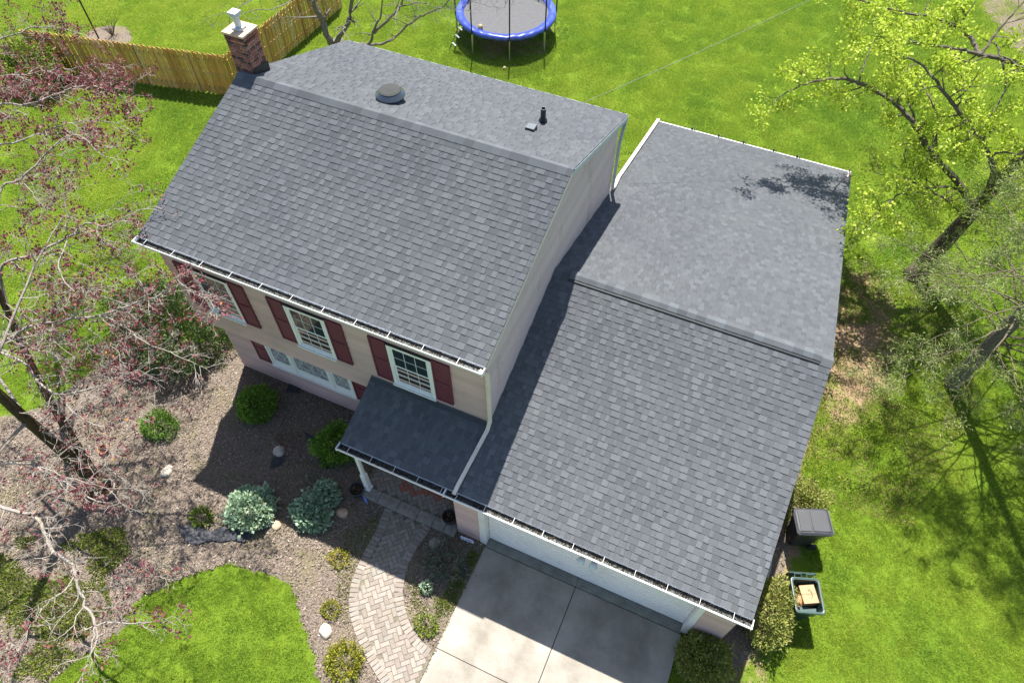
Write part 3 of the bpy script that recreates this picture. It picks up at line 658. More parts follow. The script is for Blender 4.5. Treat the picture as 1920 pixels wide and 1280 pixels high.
# ---- shingles: every tab a piece; the nearest three hundred are objects, the rest one mesh per roof
EXP = 0.1432
def courses(x0, x1, length, seed, jag=0.0):
    r = np.random.default_rng(seed); rows = int(length/EXP)+1; out = []
    wch = np.array([.085, .11, .14, .17, .21])
    for i in range(rows):
        x = x0-r.uniform(0, .12); hi = r.random() < .5
        while x < x1:
            wd = r.choice(wch, p=[.16, .24, .26, .20, .14]); a, bb = max(x, x0), min(x+wd, x1)
            if bb-a > .004:
                lv = r.choice([2, 3, 4], p=[.35, .40, .25]) if hi else r.choice([0, 1, 2], p=[.35, .40, .25]); out.append((i, a, bb, lv, hi, wd))
            x += wd; hi = (not hi) if r.random() < .88 else hi
    return out
TON = [.84, .92, 1.0, 1.07, 1.17]
def tab(q, i, a, bb, lv, hi, length, local=False, gap=.0015):
    """tab in roof coordinates (x, s up the slope, n)"""
    s0 = 0 if local else i*EXP; s1 = min(s0+EXP+.02, s0+(length-i*EXP)); t = .0175 if hi else .0085
    vs = [(a+gap, s0, -.004), (bb-gap, s0, -.004), (bb-gap, s0, t), (a+gap, s0, t), (a+gap, s1, .0005), (bb-gap, s1, .0005), (a+gap, s1, -.006), (bb-gap, s1, -.006)]
    return q.add(vs, [(0, 1, 2, 3), (3, 2, 5, 4), (0, 3, 4, 6), (1, 7, 5, 2)], TON[lv])
TABM = {}
def shingles(x0, x1, y0, z0, slope, length, parent, seed, flip=False, single=0, clip=None, caps=None):
    """one roof slope; eave line at (y0, z0), rising by 'slope' towards +y (or -y when flip)"""
    a = math.atan(slope); q = MB(); made = 0
    rot = Euler((a if not flip else -a, 0, 0)).to_matrix()
    P0 = Vector((0, y0, z0))
    for i, xa, xb, lv, hi, wd in courses(x0, x1, length, seed):
        if length-i*EXP < .03: continue
        if made < single and length-i*EXP > EXP+.03 and abs((xb-xa)-wd) < 1e-6:
            key = (round(wd, 3), lv, hi)
            if key not in TABM:
                k = MB(); tab(k, 0, 0, wd, lv, hi, 9, True); TABM[key] = k.mesh('shingle', 'shingle')
            s = i*EXP; loc = P0+rot@Vector((xa, s, 0)) if not flip else None
            link('shingle', TABM[key], parent, loc=loc, rot=(a, 0, 0)); made += 1
        else: tab(q, i, xa, xb, lv, hi, length)
    if flip:
        q.v = [tuple(P0+Euler((-a, 0, 0)).to_matrix()@Vector((v[0], -v[1], v[2]))) for v in q.v]; q.f = [f[::-1] for f in q.f]
    else: q.v = [tuple(P0+rot@Vector(v)) for v in q.v]
    o = q.build('shingle_field', 'shingle', parent); kind(o, 'stuff', 'grey laminated shingle courses'); return o
lm_ = math.hypot(D/2, HR-HE); lf = math.hypot(GYM-GY0, GR-GE); lb = math.hypot(GY2-GYM, GR-GB)
shingles(0, W, 0, HE, SM, lm_, roof_m, 11)
shingles(0, W, D, HE, SM, lm_, roof_m, 12, flip=True)
shingles(XR+.004, G1, GY0, GE, SF, lf, roof_g, 13, single=300)
lb1 = math.hypot(GY2-YWB, gz(YWB)-GB)
shingles(8.10, G1, GY2, GB, SB, lb1, roof_b, 14, flip=True)
shingles(XR+.004, G1, YWB, gz(YWB), SB, lb-lb1, roof_g, 15, flip=True)
shingles(5.25, XR-.002, GY0, GE, SF, math.hypot(YW2-GY0, SF*(YW2-GY0))-.03, roof_p, 16)

# ---- ridge caps
def ridge(x0, x1, y, z, sl_f, sl_b, parent, lift, half, mat='cap', step=.21, hf=None):
    hf = hf or half
    x = x0; r = np.random.default_rng(int(x0*10)+3)
    while x < x1-.02:
        xb = min(x+step, x1); t = r.choice([.84, .92, 1.0, 1.06, 1.16]); q = MB(); k = lift; cf, cb = sl_f*hf, sl_b*half
        h0, h1 = k+.014, k+.008
        q.add([(x, y-hf, z-cf+h0), (x, y, z+h0+.012), (x, y+half, z-cb+h0), (xb+.012, y-hf, z-cf+h1), (xb+.012, y, z+h1+.012), (xb+.012, y+half, z-cb+h1),
               (x, y-hf, z-cf+k-.008), (xb+.012, y-hf, z-cf+k-.008), (x, y+half, z-cb+k-.008), (xb+.012, y+half, z-cb+k-.008)],
              [(0, 3, 4, 1), (1, 4, 5, 2), (0, 6, 7, 3), (2, 5, 9, 8)], t)
        q.build('ridge_cap', mat, parent); x += step
ridge(0.0, W, D/2, HR, SM, SM, roof_m, .006, .155)
ridge(XR+.01, 8.62, GYM, GR, SF, SB, roof_g, .006, .155); ridge(G1-.24, G1, GYM, GR, SF, SB, roof_g, .006, .155)
ridge(8.62, G1-.24, GYM, GR, SF, SB, roof_g, .046, .155, hf=.105)
q = MB(); q.add([(8.62, GYM-.15, GR-SF*.15+.004), (8.62, GYM, GR+.012), (8.62, GYM+.135, GR-SB*.135+.004), (G1-.24, GYM-.15, GR-SF*.15+.004), (G1-.24, GYM, GR+.012), (G1-.24, GYM+.135, GR-SB*.135+.004),
                (8.62, GYM-.15, GR-SF*.15+.040), (8.62, GYM, GR+.04), (8.62, GYM+.135, GR-SB*.135+.03), (G1-.24, GYM-.15, GR-SF*.15+.040), (G1-.24, GYM, GR+.04), (G1-.24, GYM+.135, GR-SB*.135+.03)],
               [(0, 3, 9, 6), (2, 8, 11, 5), (6, 9, 10, 7), (7, 10, 11, 8), (0, 6, 7, 1), (1, 7, 8, 2), (3, 4, 10, 9), (4, 5, 11, 10)]); q.build('ridge_vent', 'black', roof_g)
# ---- rake trim, eave fascia and flashing
def rake(x, y0, z0, y1, z1, mat, wd=.03, h=.13, parent=None, dz=-.02):
    q = MB(); q.prism([(y0, z0+dz), (y1, z1+dz), (y1, z1+dz-h), (y0, z0+dz-h)], 'x', x, x+wd); o = q.build('rake_trim', mat, parent); return o
rake(W-.018, .01, HE+SM*.01, D/2, HR, 'cream', .022, .13, roof_m); rake(W-.018, D/2, HR, D-.01, HE+SM*.01, 'greytrim', .026, .13, roof_m)
rake(-.002, .01, HE+SM*.01, D/2, HR, 'cream', .022, .13, roof_m); rake(-.002, D/2, HR, D-.01, HE+SM*.01, 'cream', .022, .13, roof_m)
rake(G1-.018, GY0+.01, GE+SF*.01, GYM, GR, 'cream', .022, .12, roof_g); rake(G1-.018, GYM, GR, YWB, gz(YWB), 'cream', .022, .12, roof_g)
rake(G1-.018, YWB+.004, gz(YWB), GY2-.01, GB+SB*.01, 'cream', .022, .12, roof_b); rake(8.094, YWB+.03, gz(YWB+.03), GY2-.01, GB+SB*.01, 'greytrim', .022, .12, roof_b)
rake(5.245, GY0+.01, GE+SF*.01, YW2-.02, GE+SF*(YW2-GY0-.02), 'trim', .022, .12, roof_p)
q = MB(); q.box(8.12, G1-.01, GY2-.012, GY2+.016, GB-.12, GB+.021); q.build('eave_trim', 'white', roof_b)
q = MB(); q.box(0.02, W-.02, D-.015, D+.012, HE-.12, HE+.006); q.build('eave_trim', 'greytrim', roof_m)
zt = GE+SF*(YW2-GY0)
q = MB(); q.add([(5.25, YW2-.12, zt-SF*.12+.018), (XR, YW2-.12, zt-SF*.12+.018), (XR, YW2-.017, zt+.022), (5.25, YW2-.017, zt+.022), (5.25, YW2-.017, zt+.07), (XR, YW2-.017, zt+.07), (5.25, YW2-.12, zt-SF*.12-.0), (XR, YW2-.12, zt-SF*.12-.0)],
               [(0, 1, 2, 3), (3, 2, 5, 4), (0, 6, 7, 1)], .72); q.build('flashing', 'cap', roof_p)
q = MB(); q.box(0.03, W-.03, 0.02, YW2-.018, HE-.13, HE-.10); q.build('soffit', 'cream', roof_m)
q = MB(); q.box(5.28, XGL-.02, GY0+.03, YW2-.018, GE-.20, GE-.13); q.build('soffit', 'white', roof_p)
q = MB(); q.box(5.28, XGL-.02, GY0+.05, GY0+.20, GE-.34, GE-.21); hb(q, 'porch_beam', 'white')

# ---- gutters: open troughs with straps and wet leaf debris
def gutter(x0, x1, y, z, parent_label, step, dens):
    """y: eave edge; trough hangs in front of it"""
    q = MB(); d, h, t = .165, .105, .008
    prof = [(y+.03, z-.01), (y+.03, z-h), (y-d*.62, z-h), (y-d, z-h*.45), (y-d, z+.004), (y-d+.010, z+.004), (y-d+.010, z-.006), (y-d+t, z-.006), (y-d+t, z-h*.42), (y-d*.62+.004, z-h+t), (y+.03-t, z-h+t), (y+.03-t, z-.01)]
    q.prism(prof, 'x', x0, x1); o = hb(q, 'gutter', 'white')
    q = MB(); q.box(x0-.006, x0+.006, y-d, y+.03, z-h, z+.002); q.box(x1-.006, x1+.006, y-d, y+.03, z-h, z+.002); q.build('end_cap', 'white', o)
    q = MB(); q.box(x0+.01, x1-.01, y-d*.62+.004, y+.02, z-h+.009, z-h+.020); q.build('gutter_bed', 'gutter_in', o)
    n = int((x1-x0)*dens); px = rng.uniform(x0+.02, x1-.02, n); P = np.stack([px, y-.01-rng.random(n)*.075, np.full(n, z-.084)+rng.random(n)*.02], 1)
    kind(quads('debris', leaves(P, np.tile((1, 0, .1), (n, 1)), .035, .6, 1.0), rng.random(n), 'debris', o), 'stuff', 'dark wet leaf debris')
    x = x0+.28
    while x < x1:
        q = MB(); q.add([(x-.003, y-d+.004, z+.006), (x+.003, y-d+.004, z+.006), (x+.003, y+.03, z+.012), (x-.003, y+.03, z+.012), (x-.003, y-d+.004, z-.001), (x+.003, y-d+.004, z-.001), (x+.003, y+.03, z+.002), (x-.003, y+.03, z+.002)],
                        [(0, 1, 2, 3), (4, 7, 6, 5), (0, 4, 5, 1), (1, 5, 6, 2), (3, 2, 6, 7), (0, 3, 7, 4)]); q.build('gutter_strap', 'white', o); x += step
    return o
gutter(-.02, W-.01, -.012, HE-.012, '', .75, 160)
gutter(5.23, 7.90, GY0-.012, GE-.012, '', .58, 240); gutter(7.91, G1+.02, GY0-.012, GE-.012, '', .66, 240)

# ---- downspouts
def spout(pts, mat, wd=.085, h=.062):
    q = MB()
    for a, c in zip(pts, pts[1:]):
        d = np.array(c, float)-np.array(a, float); d /= np.linalg.norm(d); up = (0, 0, 1) if abs(d[2]) < .9 else (0, 1, 0)
        q.bar(np.array(a)-d*.02, np.array(c)+d*.02, wd, h, up)
    return hb(q, 'downspout', mat, bevel=.012)
rp = lambda x, y, k=.05: (x, y, gz(y)+k)
spout([(8.24, -.08, HE-.08), (8.27, -.02, HE-.20), (8.27, .10, HE-.40), (8.27, .13, 3.62), (8.26, .02, gz(.02)+.09), rp(8.21, -.4, .055), rp(8.13, -1.22, .055), (8.12, -1.38, GE+.01)], 'cream')
spout([(8.26, 8.43, HE-.10), (8.27, 8.20, HE-.32), (8.27, 8.04, HE-.62), (8.27, 8.03, gz(8.03)+.20)], 'greytrim')
spout([(8.27, 8.03, gz(8.03)+.14), (8.26, 8.25, gz(8.25)+.06), rp(8.20, 8.9, .055), rp(8.16, 13.60, .055)], 'cream', .10, .065)

# ---- windows and shutters (second floor)
def frame(q, x0, x1, z0, z1, wd, ya, yb):
    q.box(x0, x0+wd, ya, yb, z0, z1); q.box(x1-wd, x1, ya, yb, z0, z1); q.box(x0+wd, x1-wd, ya, yb, z0, z0+wd); q.box(x0+wd, x1-wd, ya, yb, z1-wd, z1)
def window(x0, x1, z0, z1):
    q = MB(); frame(q, x0, x1, z0, z1, .085, YW2-.055, YW2+.01); wo = hb(q, 'window', 'white', bevel=.004)
    q = MB(); q.box(x0-.01, x1+.01, YW2-.10, YW2-.056, z0-.012, z0+.035); q.build('sill', 'trim', wo)
    q = MB(); q.box(x0-.012, x1+.012, YW2-.075, YW2+.0, z1+.001, z1+.03); q.build('head_flashing', 'black', wo)
    a, c, e, f = x0+.086, x1-.086, z0+.086, z1-.086; mid = (e+f)/2
    for k, (za, zb, ya) in enumerate(((e, mid+.02, YW2-.022), (mid-.02, f, YW2-.040))):
        q = MB(); frame(q, a, c, za, zb, .042, ya, ya+.016); q.build('sash', 'white', wo)
        ga, gc, gza, gzb = a+.042, c-.042, za+.042, zb-.042
        q = MB(); q.box(ga, gc, ya+.007, ya+.011, gza, gzb); q.build('pane', 'glass', wo)
        for u in (1/3, 2/3):
            xx = ga+(gc-ga)*u; q = MB(); q.box(xx-.005, xx+.005, ya+.001, ya+.006, gza, gzb); q.build('muntin', 'white', wo)
        zz = (gza+gzb)/2; q = MB(); q.box(ga, gc, ya+.0005, ya+.0055, zz-.005, zz+.005); q.build('muntin', 'white', wo)
def shutter(x0, x1, z0, z1, y):
    q = MB(); q.box(x0, x1, y-.028, y+.0, z0, z1); so_ = hb(q, 'shutter', 'shutter')
    q = MB(); frame(q, x0, x1, z0, z1, .04, y-.046, y-.029); q.box(x0+.04, x1-.04, y-.046, y-.029, (z0+z1)/2-.025, (z0+z1)/2+.025); q.build('shutter_frame', 'shutter', so_, bevel=.004)
for x0 in (0.84, 3.36, 5.91):
    window(x0, x0+1.05, 3.58, 5.08); shutter(x0-.425, x0-.012, 3.63, 5.12, YW2-.017); shutter(x0+1.062, x0+1.475, 3.63, 5.12, YW2-.017)
# ---- triple window of the first floor
x0, x1, z0, z1 = 1.41, 4.08, 0.94, 2.16
q = MB(); frame(q, x0, x1, z0, z1, .07, YW1-.055, YW1+.01); tw = hb(q, 'window', 'white', bevel=.004)
q = MB(); q.box(x0, x1, YW1-.085, YW1-.056, z0-.02, z0+.04); q.build('sill', 'trim', tw)
for a, c in ((1.48, 2.13), (2.22, 3.34), (3.43, 4.01)):
    if a > 1.5: q = MB(); q.box(a-.09, a, YW1-.056, YW1+.008, z0+.07, z1-.07); q.build('mullion', 'white', tw)
    q = MB(); frame(q, a+.001, c-.001, z0+.071, z1-.071, .06, YW1-.03, YW1-.012); q.box(a+.062, c-.062, YW1-.029, YW1-.013, z0+.132, z0+.28); q.build('sash', 'white', tw)
    q = MB(); q.box(a+.061, c-.061, YW1-.020, YW1-.016, z0+.28, z1-.131); q.build('pane', 'curtain', tw)
    n = 3 if c-a > .8 else 2
    for k in range(-2, n+2):       # leaded diagonals
        xa = a+.061+(c-a-.122)*k/n; dx = .45
        for s_ in (1, -1):
            pa, pb_ = np.array([xa, YW1-.023, z0+.28]), np.array([xa+s_*dx, YW1-.023, z1-.131])
            t0, t1 = 0.0, 1.0
            for lim, sg in ((a+.061, 1), (c-.061, -1)):
                va, vb = sg*(pa[0]-lim), sg*(pb_[0]-lim)
                if va < 0 and vb < 0: t1 = -1
                elif va < 0: t0 = max(t0, va/(va-vb))
                elif vb < 0: t1 = min(t1, va/(va-vb))
            if t1-t0 > .08:
                q = MB(); q.bar(pa+(pb_-pa)*t0, pa+(pb_-pa)*t1, .012, .005, (0, 1, 0)); q.build('muntin', 'pale_print', tw)
shutter(0.98, 1.395, 0.98, 2.16, YW1-.017); shutter(4.095, 4.51, 0.98, 2.16, YW1-.017)

# ---- porch post
q = MB(); px_, py_ = 5.36, -1.15
q.box(px_-.09, px_+.09, py_-.09, py_+.09, .13, .20); q.box(px_-.07, px_+.07, py_-.07, py_+.07, .20, .95); q.box(px_-.045, px_+.045, py_-.045, py_+.045, .95, 2.2); q.box(px_-.06, px_+.06, py_-.06, py_+.06, 2.2, GE-.34)
hb(q, 'porch_post', 'white', bevel=.01)

# ---- chimney, brick by brick
CX0, CX1, CY0, CY1, CZ = -0.20, 0.32, 4.36, 4.86, 8.14
q = MB(); q.box(CX0+.012, CX1-.012, CY0+.012, CY1-.012, 0.0, CZ); ch = hb(q, 'chimney', 'mortar')
BM = {}
def bmesh_(L, t):
    k = (round(L, 3), t)
    if k not in BM: g_ = MB(); g_.box(-L/2, L/2, -.045, .045, -.0262, .0262, t); BM[k] = g_.mesh('brick', 'brick')
    return BM[k]
rows = int((CZ-6.5)/.071); r2 = random.Random(4)
for i in range(rows):
    zc = CZ-.05-i*.071; off = (i % 2)*.10; pr = .014 if i in (0, 1) else .0
    for side in range(4):
        L = (CX1-CX0) if side in (0, 2) else (CY1-CY0)
        u = -off*.55 if side % 2 == 0 else -.1+off*.55
        while u < L-.02:
            ua, ub = max(0, u), min(L, u+.195)
            if ub-ua > .03:
                ln = ub-ua-.02; t = round(r2.choice([.05, .3, .45, .55, .62, .7, .85]), 2); uc = (ua+ub)/2; e = .04-pr
                loc = {0: (CX0+uc, CY0+e, zc), 1: (CX1-e, CY0+uc, zc), 2: (CX0+uc, CY1-e, zc), 3: (CX0+e, CY0+uc, zc)}[side]
                link('brick', bmesh_(round(ln, 2), t), ch, loc=loc, rot=(0, 0, 0 if side % 2 == 0 else math.pi/2))
            u += .205
q = MB(); q.box(CX0-.035, CX1+.035, CY0-.035, CY1+.035, CZ, CZ+.055); q.build('cap', 'cap_stone', ch, bevel=.012)
q = MB(); cx, cy = (CX0+CX1)/2, (CY0+CY1)/2
q.box(cx-.12, cx+.12, cy-.12, cy+.12, CZ+.055, CZ+.10); q.box(cx-.055, cx+.055, cy-.055, cy+.055, CZ+.10, CZ+.36); q.box(cx-.085, cx+.085, cy-.085, cy+.085, CZ+.33, CZ+.38); q.box(cx-.11, cx+.11, cy-.11, cy+.11, CZ+.40, CZ+.45); q.box(cx-.075, cx+.075, cy-.075, cy+.075, CZ+.38, CZ+.40)
q.build('flue_cap', 'flue', ch, bevel=.008)
zr = lambda y: HR-SM*abs(y-D/2)
q = MB(); q.add([(CX1+.02, CY0-.02, zr(CY0)-.02), (CX1+.02, CY1+.02, zr(CY1)-.04), (CX1+.02, CY1+.02, zr(CY1)+.26), (CX1+.02, CY0-.02, zr(CY0)+.14), (CX1+.002, CY0-.02, zr(CY0)-.02), (CX1+.002, CY1+.02, zr(CY1)-.04), (CX1+.002, CY1+.02, zr(CY1)+.26), (CX1+.002, CY0-.02, zr(CY0)+.14)],
               [(0, 1, 2, 3), (3, 2, 6, 7), (0, 3, 7, 4), (1, 5, 6, 2)]); q.build('chimney_flashing', 'black', ch)

# ---- roof vents
zv = zr(5.15)
q = MB(); q.lathe([(.30, -.12), (.30, .015), (.20, .02), (.20, .13), (.33, .135), (.345, .15), (.335, .17), (.25, .245), (.21, .262), (.0, .27)], (3.47, 5.15, zv), 32)
av = hb(q, 'attic_vent', 'metal', smooth=False)
q = MB(); q.lathe([(.001, .268), (.255, .249), (.25, .262), (.2, .280), (.001, .288)], (3.47, 5.15, zv), 32); q.build('vent_cap', 'vent_top', av)
q = MB(); q.lathe([(.105, -.05), (.10, .07), (.062, .13), (.062, .36), (.045, .36), (.045, .25), (0, .25)], (6.78, 6.35, zr(6.35)), 20); pv = hb(q, 'vent_pipe', 'black')
q = MB(); q.lathe([(.050, .361), (.064, .361), (.064, .375), (.050, .375)], (6.78, 6.35, zr(6.35)), 20, closed=True); q.build('pipe_rim', 'metal', pv)
q = MB(); q.box(6.64, 6.86, 5.60, 5.82, zr(5.7)-.05, zr(5.7)+.09); bv = hb(q, 'exhaust_vent', 'black', bevel=.01)
q = MB(); q.box(6.65, 6.85, 5.61, 5.80, zr(5.7)+.0905, zr(5.7)+.10); q.build('vent_lid', 'metal', bv)
# ---- flood light above the garage door
q = MB(); q.box(11.13, 11.27, YG-.05, YG-.016, 2.42, 2.54); fl = hb(q, 'flood_light', 'trim')
for s_ in (-1, 1):
    q = MB(); q.tube([(11.2+.04*s_, YG-.05, 2.48), (11.2+.10*s_, YG-.15, 2.45), (11.2+.115*s_, YG-.20, 2.42)], .02, 8); q.build('lamp_arm', 'grey_box', fl)
    q = MB(); q.tube([(11.2+.11*s_, YG-.19, 2.43), (11.2+.125*s_, YG-.23, 2.40), (11.2+.14*s_, YG-.29, 2.35), (11.2+.143*s_, YG-.30, 2.342)], [.045, .075, .095, .08], 14); q.build('lamp_head', 'lamp_glass', fl, smooth=True)
# ---- small black stubs along the far eave
for x in (9.30, 10.20, 11.02, 12.0, 12.75):
    q = MB(); q.box(x, x+.05, GY2+.013, GY2+.05, GB-.03, GB+.10); q.box(x+.09, x+.12, GY2+.013, GY2+.045, GB-.03, GB+.07); q.build('eave_stub', 'black', roof_b)
q = MB(); q.box(7.35, 8.4, 8.2, 9.6, .0, .09); tag(hb(q, 'back_step', 'white'), '', ''); bpy.data.objects['back_step'].pop('label'); bpy.data.objects['back_step'].pop('category')

# ================================================================== PLANTS
def catmull(pts, per=5):
    P = [np.array(p, float) for p in pts]; P = [2*P[0]-P[1]]+P+[2*P[-1]-P[-2]]; out = []
    for i in range(1, len(P)-2):
        for k in range(per):
            t = k/per; a, b_, c, d = P[i-1], P[i], P[i+1], P[i+2]
            out.append(.5*((2*b_)+(c-a)*t+(2*a-5*b_+4*c-d)*t*t+(3*b_-a-3*c+d)*t**3))
    return out+[P[-2]]
def unit(v): return v/(np.linalg.norm(v)+1e-9)
def twig(q, p, d, L, r, depth, tips, r_, droop=0.0, zig=.35, split=3):
    n = max(3, int(L/.16)); pts = [p]; rad = [r]; d = unit(np.array(d, float))
    for i in range(n):
        d = unit(d+zig*r_.normal(size=3)*np.array([1, 1, .8])+np.array([0, 0, -droop])); pts.append(pts[-1]+d*L/n); rad.append(r*(1-.8*(i+1)/n)+.002)
    q.tube(pts, rad, 5 if r > .02 else 3, cap=False)
    if depth <= 0:
        for k in range(max(1, len(pts)//2), len(pts)): tips.append((pts[k], d))
        return
    for k in range(split+int(r_.integers(0, 2))):
        j = int(r_.integers(max(1, n//4), n+1)); dd = unit(unit(pts[j]-pts[j-1])+.85*unit(r_.normal(size=3)*np.array([1, 1, .75])))
        twig(q, pts[j], dd, L*r_.uniform(.35, .62), max(.003, rad[j]*.65), depth-1, tips, r_, droop, zig, split)
def limb(q, path, r0, r1, tips, r_, every=.4, side=(.5, 1.2), depth=1, droop=0.0, start=.15, sides=7, zig=.3, split=3, flat=.75, wob=1.0):
    P = catmull(path); n = len(P); P = [P[0]]+[p+r_.normal(size=3)*min(.05, .012+r1*.8)*wob for p in P[1:-1]]+[P[-1]]; rad = [r0+(r1-r0)*i/(n-1) for i in range(n)]
    q.tube(P, rad, sides, cap=True); acc = 0
    for i in range(1, n):
        acc += np.linalg.norm(P[i]-P[i-1])
        if i/n < start: acc = 0; continue
        while acc > every:
            acc -= every*r_.uniform(.7, 1.3); t = unit(P[i]-P[i-1]); o = r_.normal(size=3)*np.array([1, 1, flat]); o = unit(o-t*np.dot(o, t))
            twig(q, P[i], unit(.55*t+.8*o), r_.uniform(*side)*(1-.35*i/n), max(.006, rad[i]*.5), depth, tips, r_, droop, zig, split)
    twig(q, P[-1], unit(P[-1]-P[-2]), side[1]*.7, max(.005, r1*.9), depth, tips, r_, droop, zig, split)
def clusters(tips, per, spread, size, width=.55, prob=1.0, jit=1.0, up=0.0):
    T = [t for t in tips if rng.random() < prob]
    if not T: return np.zeros((0, 4, 3))
    P = np.repeat(np.array([t[0] for t in T]), per, 0); Dd = np.repeat(np.array([t[1] for t in T]), per, 0)
    P = P+rng.normal(0, spread, P.shape); return leaves(P, Dd, size, width, jit, up)
px = lambda *a: [un(x, y, z) for x, y, z in a]

# ---- red-leaved tree, front left
r_ = np.random.default_rng(21)
base = np.array([-1.05, -3.95, 0.0])
tree = thing('red_leaf_tree', 'sparse red-leaved tree with pale twigs leaning over the mulch bed', 'tree', base)
def under(o, root=None):
    root = root or tree; o.parent = root; o.location = -Vector(root.location); return o
A = [base+(0, 0, -.1), base+(-.02, .05, .6), base+(-.12, .12, 1.6), base+(-.3, .15, 3.0), base+(-.45, .2, 4.4), base+(-.5, .3, 6.2), base+(-.5, .3, 7.6)]
B = [base+(-.05, .15, .3), base+(-.35, .45, 1.2), base+(-.85, .9, 2.4), base+(-1.3, 1.4, 3.6), base+(-1.7, 2.0, 5.0), base+(-1.9, 2.4, 6.4)]
q = MB(); q.tube(catmull(A), list(np.linspace(.18, .055, len(catmull(A)))), 12); q.tube(catmull(B), list(np.linspace(.12, .045, len(catmull(B)))), 12)
q.tube([base+(0, 0, -.02), base+(0, 0, .12), base+(0, .02, .35)], [.34, .26, .21], 12)
under(q.build('trunk', 'bark_trunk', smooth=True))
RED = []
def rl(path, r0, r1, leafy, **k):
    k['every'] = k.get('every', .4)*.5; q = MB(); tips = []; limb(q, path, r0*.55, r1*.7, tips, r_, depth=2, split=3, wob=.6, **k); under(q.build('limb', 'bark_pale')); RED.append((tips, leafy))
a3, a4, b3, b4, a5 = np.array(A[3]), np.array(A[4]), np.array(B[3]), np.array(B[4]), np.array(A[5])
rl([a3]+px((-40, 690, 4.2), (20, 632, 4.5), (64, 610, 4.7), (111, 601, 4.8), (188, 591, 5.0), (242, 573, 5.2), (302, 551, 5.6), (330, 520, 6.1)), .085, .016, .28, every=.33, side=(.4, 1.0))
rl([a3]+px((-30, 660, 3.7), (44, 679, 3.8), (67, 712, 3.8), (111, 739, 3.9), (180, 725, 4.1), (245, 712, 4.2), (290, 690, 4.4)), .07, .014, .12, every=.35, side=(.4, 1.0))
rl([b3]+px((0, 511, 5.0), (67, 477, 5.3), (128, 444, 5.6), (161, 420, 5.8), (201, 422, 6.0), (246, 402, 6.2)), .075, .014, .38, every=.32, side=(.4, 1.0))
rl([b4]+px((0, 361, 5.6), (37, 336, 5.8), (111, 265, 6.3), (148, 255, 6.5), (190, 290, 6.6)), .06, .012, .55, every=.34, side=(.4, 1.0))
rl([b4]+px((-20, 225, 6.0), (57, 195, 6.2), (111, 175, 6.3), (161, 161, 6.4), (215, 175, 6.6), (255, 200, 6.6)), .06, .012, .95, every=.26, side=(.4, 1.0))
rl([b4]+px((-40, 130, 6.0), (40, 60, 6.2), (95, 52, 6.3), (140, 60, 6.4)), .055, .012, .8, every=.26, side=(.4, .9))
rl([b4]+px((-30, 300, 5.6), (40, 265, 5.8), (100, 240, 6.0), (170, 225, 6.1), (230, 235, 6.2)), .05, .012, .95, every=.26, side=(.4, .9))
rl([b4]+px((-30, 180, 5.9), (50, 140, 6.0), (120, 130, 6.1), (190, 120, 6.2)), .045, .01, .95, every=.26, side=(.4, .9))
rl([np.array(A[2])]+px((10, 868, 2.0), (50, 868, 2.1), (85, 885, 2.1), (130, 910, 2.1), (180, 938, 2.1)), .07, .02, .12, every=.28, side=(.3, .8))
rl([a3]+px((-60, 925, 3.5), (0, 950, 3.4), (60, 965, 3.3), (80, 990, 3.3), (100, 1035, 3.2), (135, 1060, 3.2), (150, 1110, 3.1), (178, 1172, 3.0)), .075, .035, .10, every=.42, side=(.4, 1.1))
e6 = un(178, 1172, 3.0)
rl([e6]+px((210, 1166, 3.0), (260, 1168, 3.1), (310, 1160, 3.2)), .03, .008, .08, every=.25, side=(.25, .6))
rl([e6]+px((172, 1215, 3.0), (160, 1250, 2.9), (140, 1300, 2.9)), .032, .01, .15, every=.25, side=(.3, .7))
rl(px((135, 1095, 3.1), (95, 1125, 3.2), (60, 1170, 3.3), (30, 1225, 3.4), (0, 1275, 3.5)), .022, .006, .10, every=.3, side=(.25, .6))
rl(px((111, 739, 3.9), (140, 775, 3.8), (190, 800, 3.7), (235, 790, 3.8), (290, 760, 4.0)), .03, .008, .12, every=.28, side=(.3, .7))
rl([np.array(A[2])]+px((40, 790, 2.5), (95, 815, 2.6), (160, 850, 2.7), (205, 880, 2.7), (240, 905, 2.7)), .045, .01, .10, every=.3, side=(.3, .8))
rl(px((188, 591, 5.0), (230, 610, 5.0), (270, 640, 5.0), (330, 665, 5.0), (385, 690, 4.9)), .03, .007, .12, every=.26, side=(.3, .7))
rl(px((302, 551, 5.6), (350, 545, 5.8), (385, 555, 5.9), (405, 585, 5.9)), .018, .006, .35, every=.22, side=(.25, .6))
rl(px((128, 444, 5.6), (110, 500, 5.6), (140, 545, 5.6), (200, 540, 5.7), (250, 520, 5.8)), .025, .007, .2, every=.28, side=(.3, .7))
rl(px((150, 1110, 3.1), (195, 1105, 3.1), (245, 1085, 3.2), (300, 1080, 3.2)), .016, .005, .06, every=.3, side=(.2, .5))
rb = np.random.default_rng(77)
for k in range(22):      # fine brushy growth through the near side of the crown
    x, y, z = rb.uniform(-20, 200), rb.uniform(380, 900), rb.uniform(3.2, 4.8); an = rb.uniform(-.9, .7); L = rb.uniform(70, 150)
    rl(px((x, y, z), (x+L*.5*math.cos(an), y+L*.5*math.sin(an)+rb.normal(0, 8), z+.15), (x+L*math.cos(an), y+L*math.sin(an), z+.3)), .02, .008, .12, every=.34, side=(.35, .9))
for k in range(7):       # the side of the crown beyond the frame
    an = R(95+k*34); s0 = (a4, a5, b4)[k % 3]; dv = np.array([math.cos(an), math.sin(an), .25])
    rl([s0, s0+dv*1.2+(0, 0, .3), s0+dv*2.4+(0, 0, .6), s0+dv*3.5+(0, 0, .7)], .07, .014, .5, every=.5, side=(.5, 1.2))
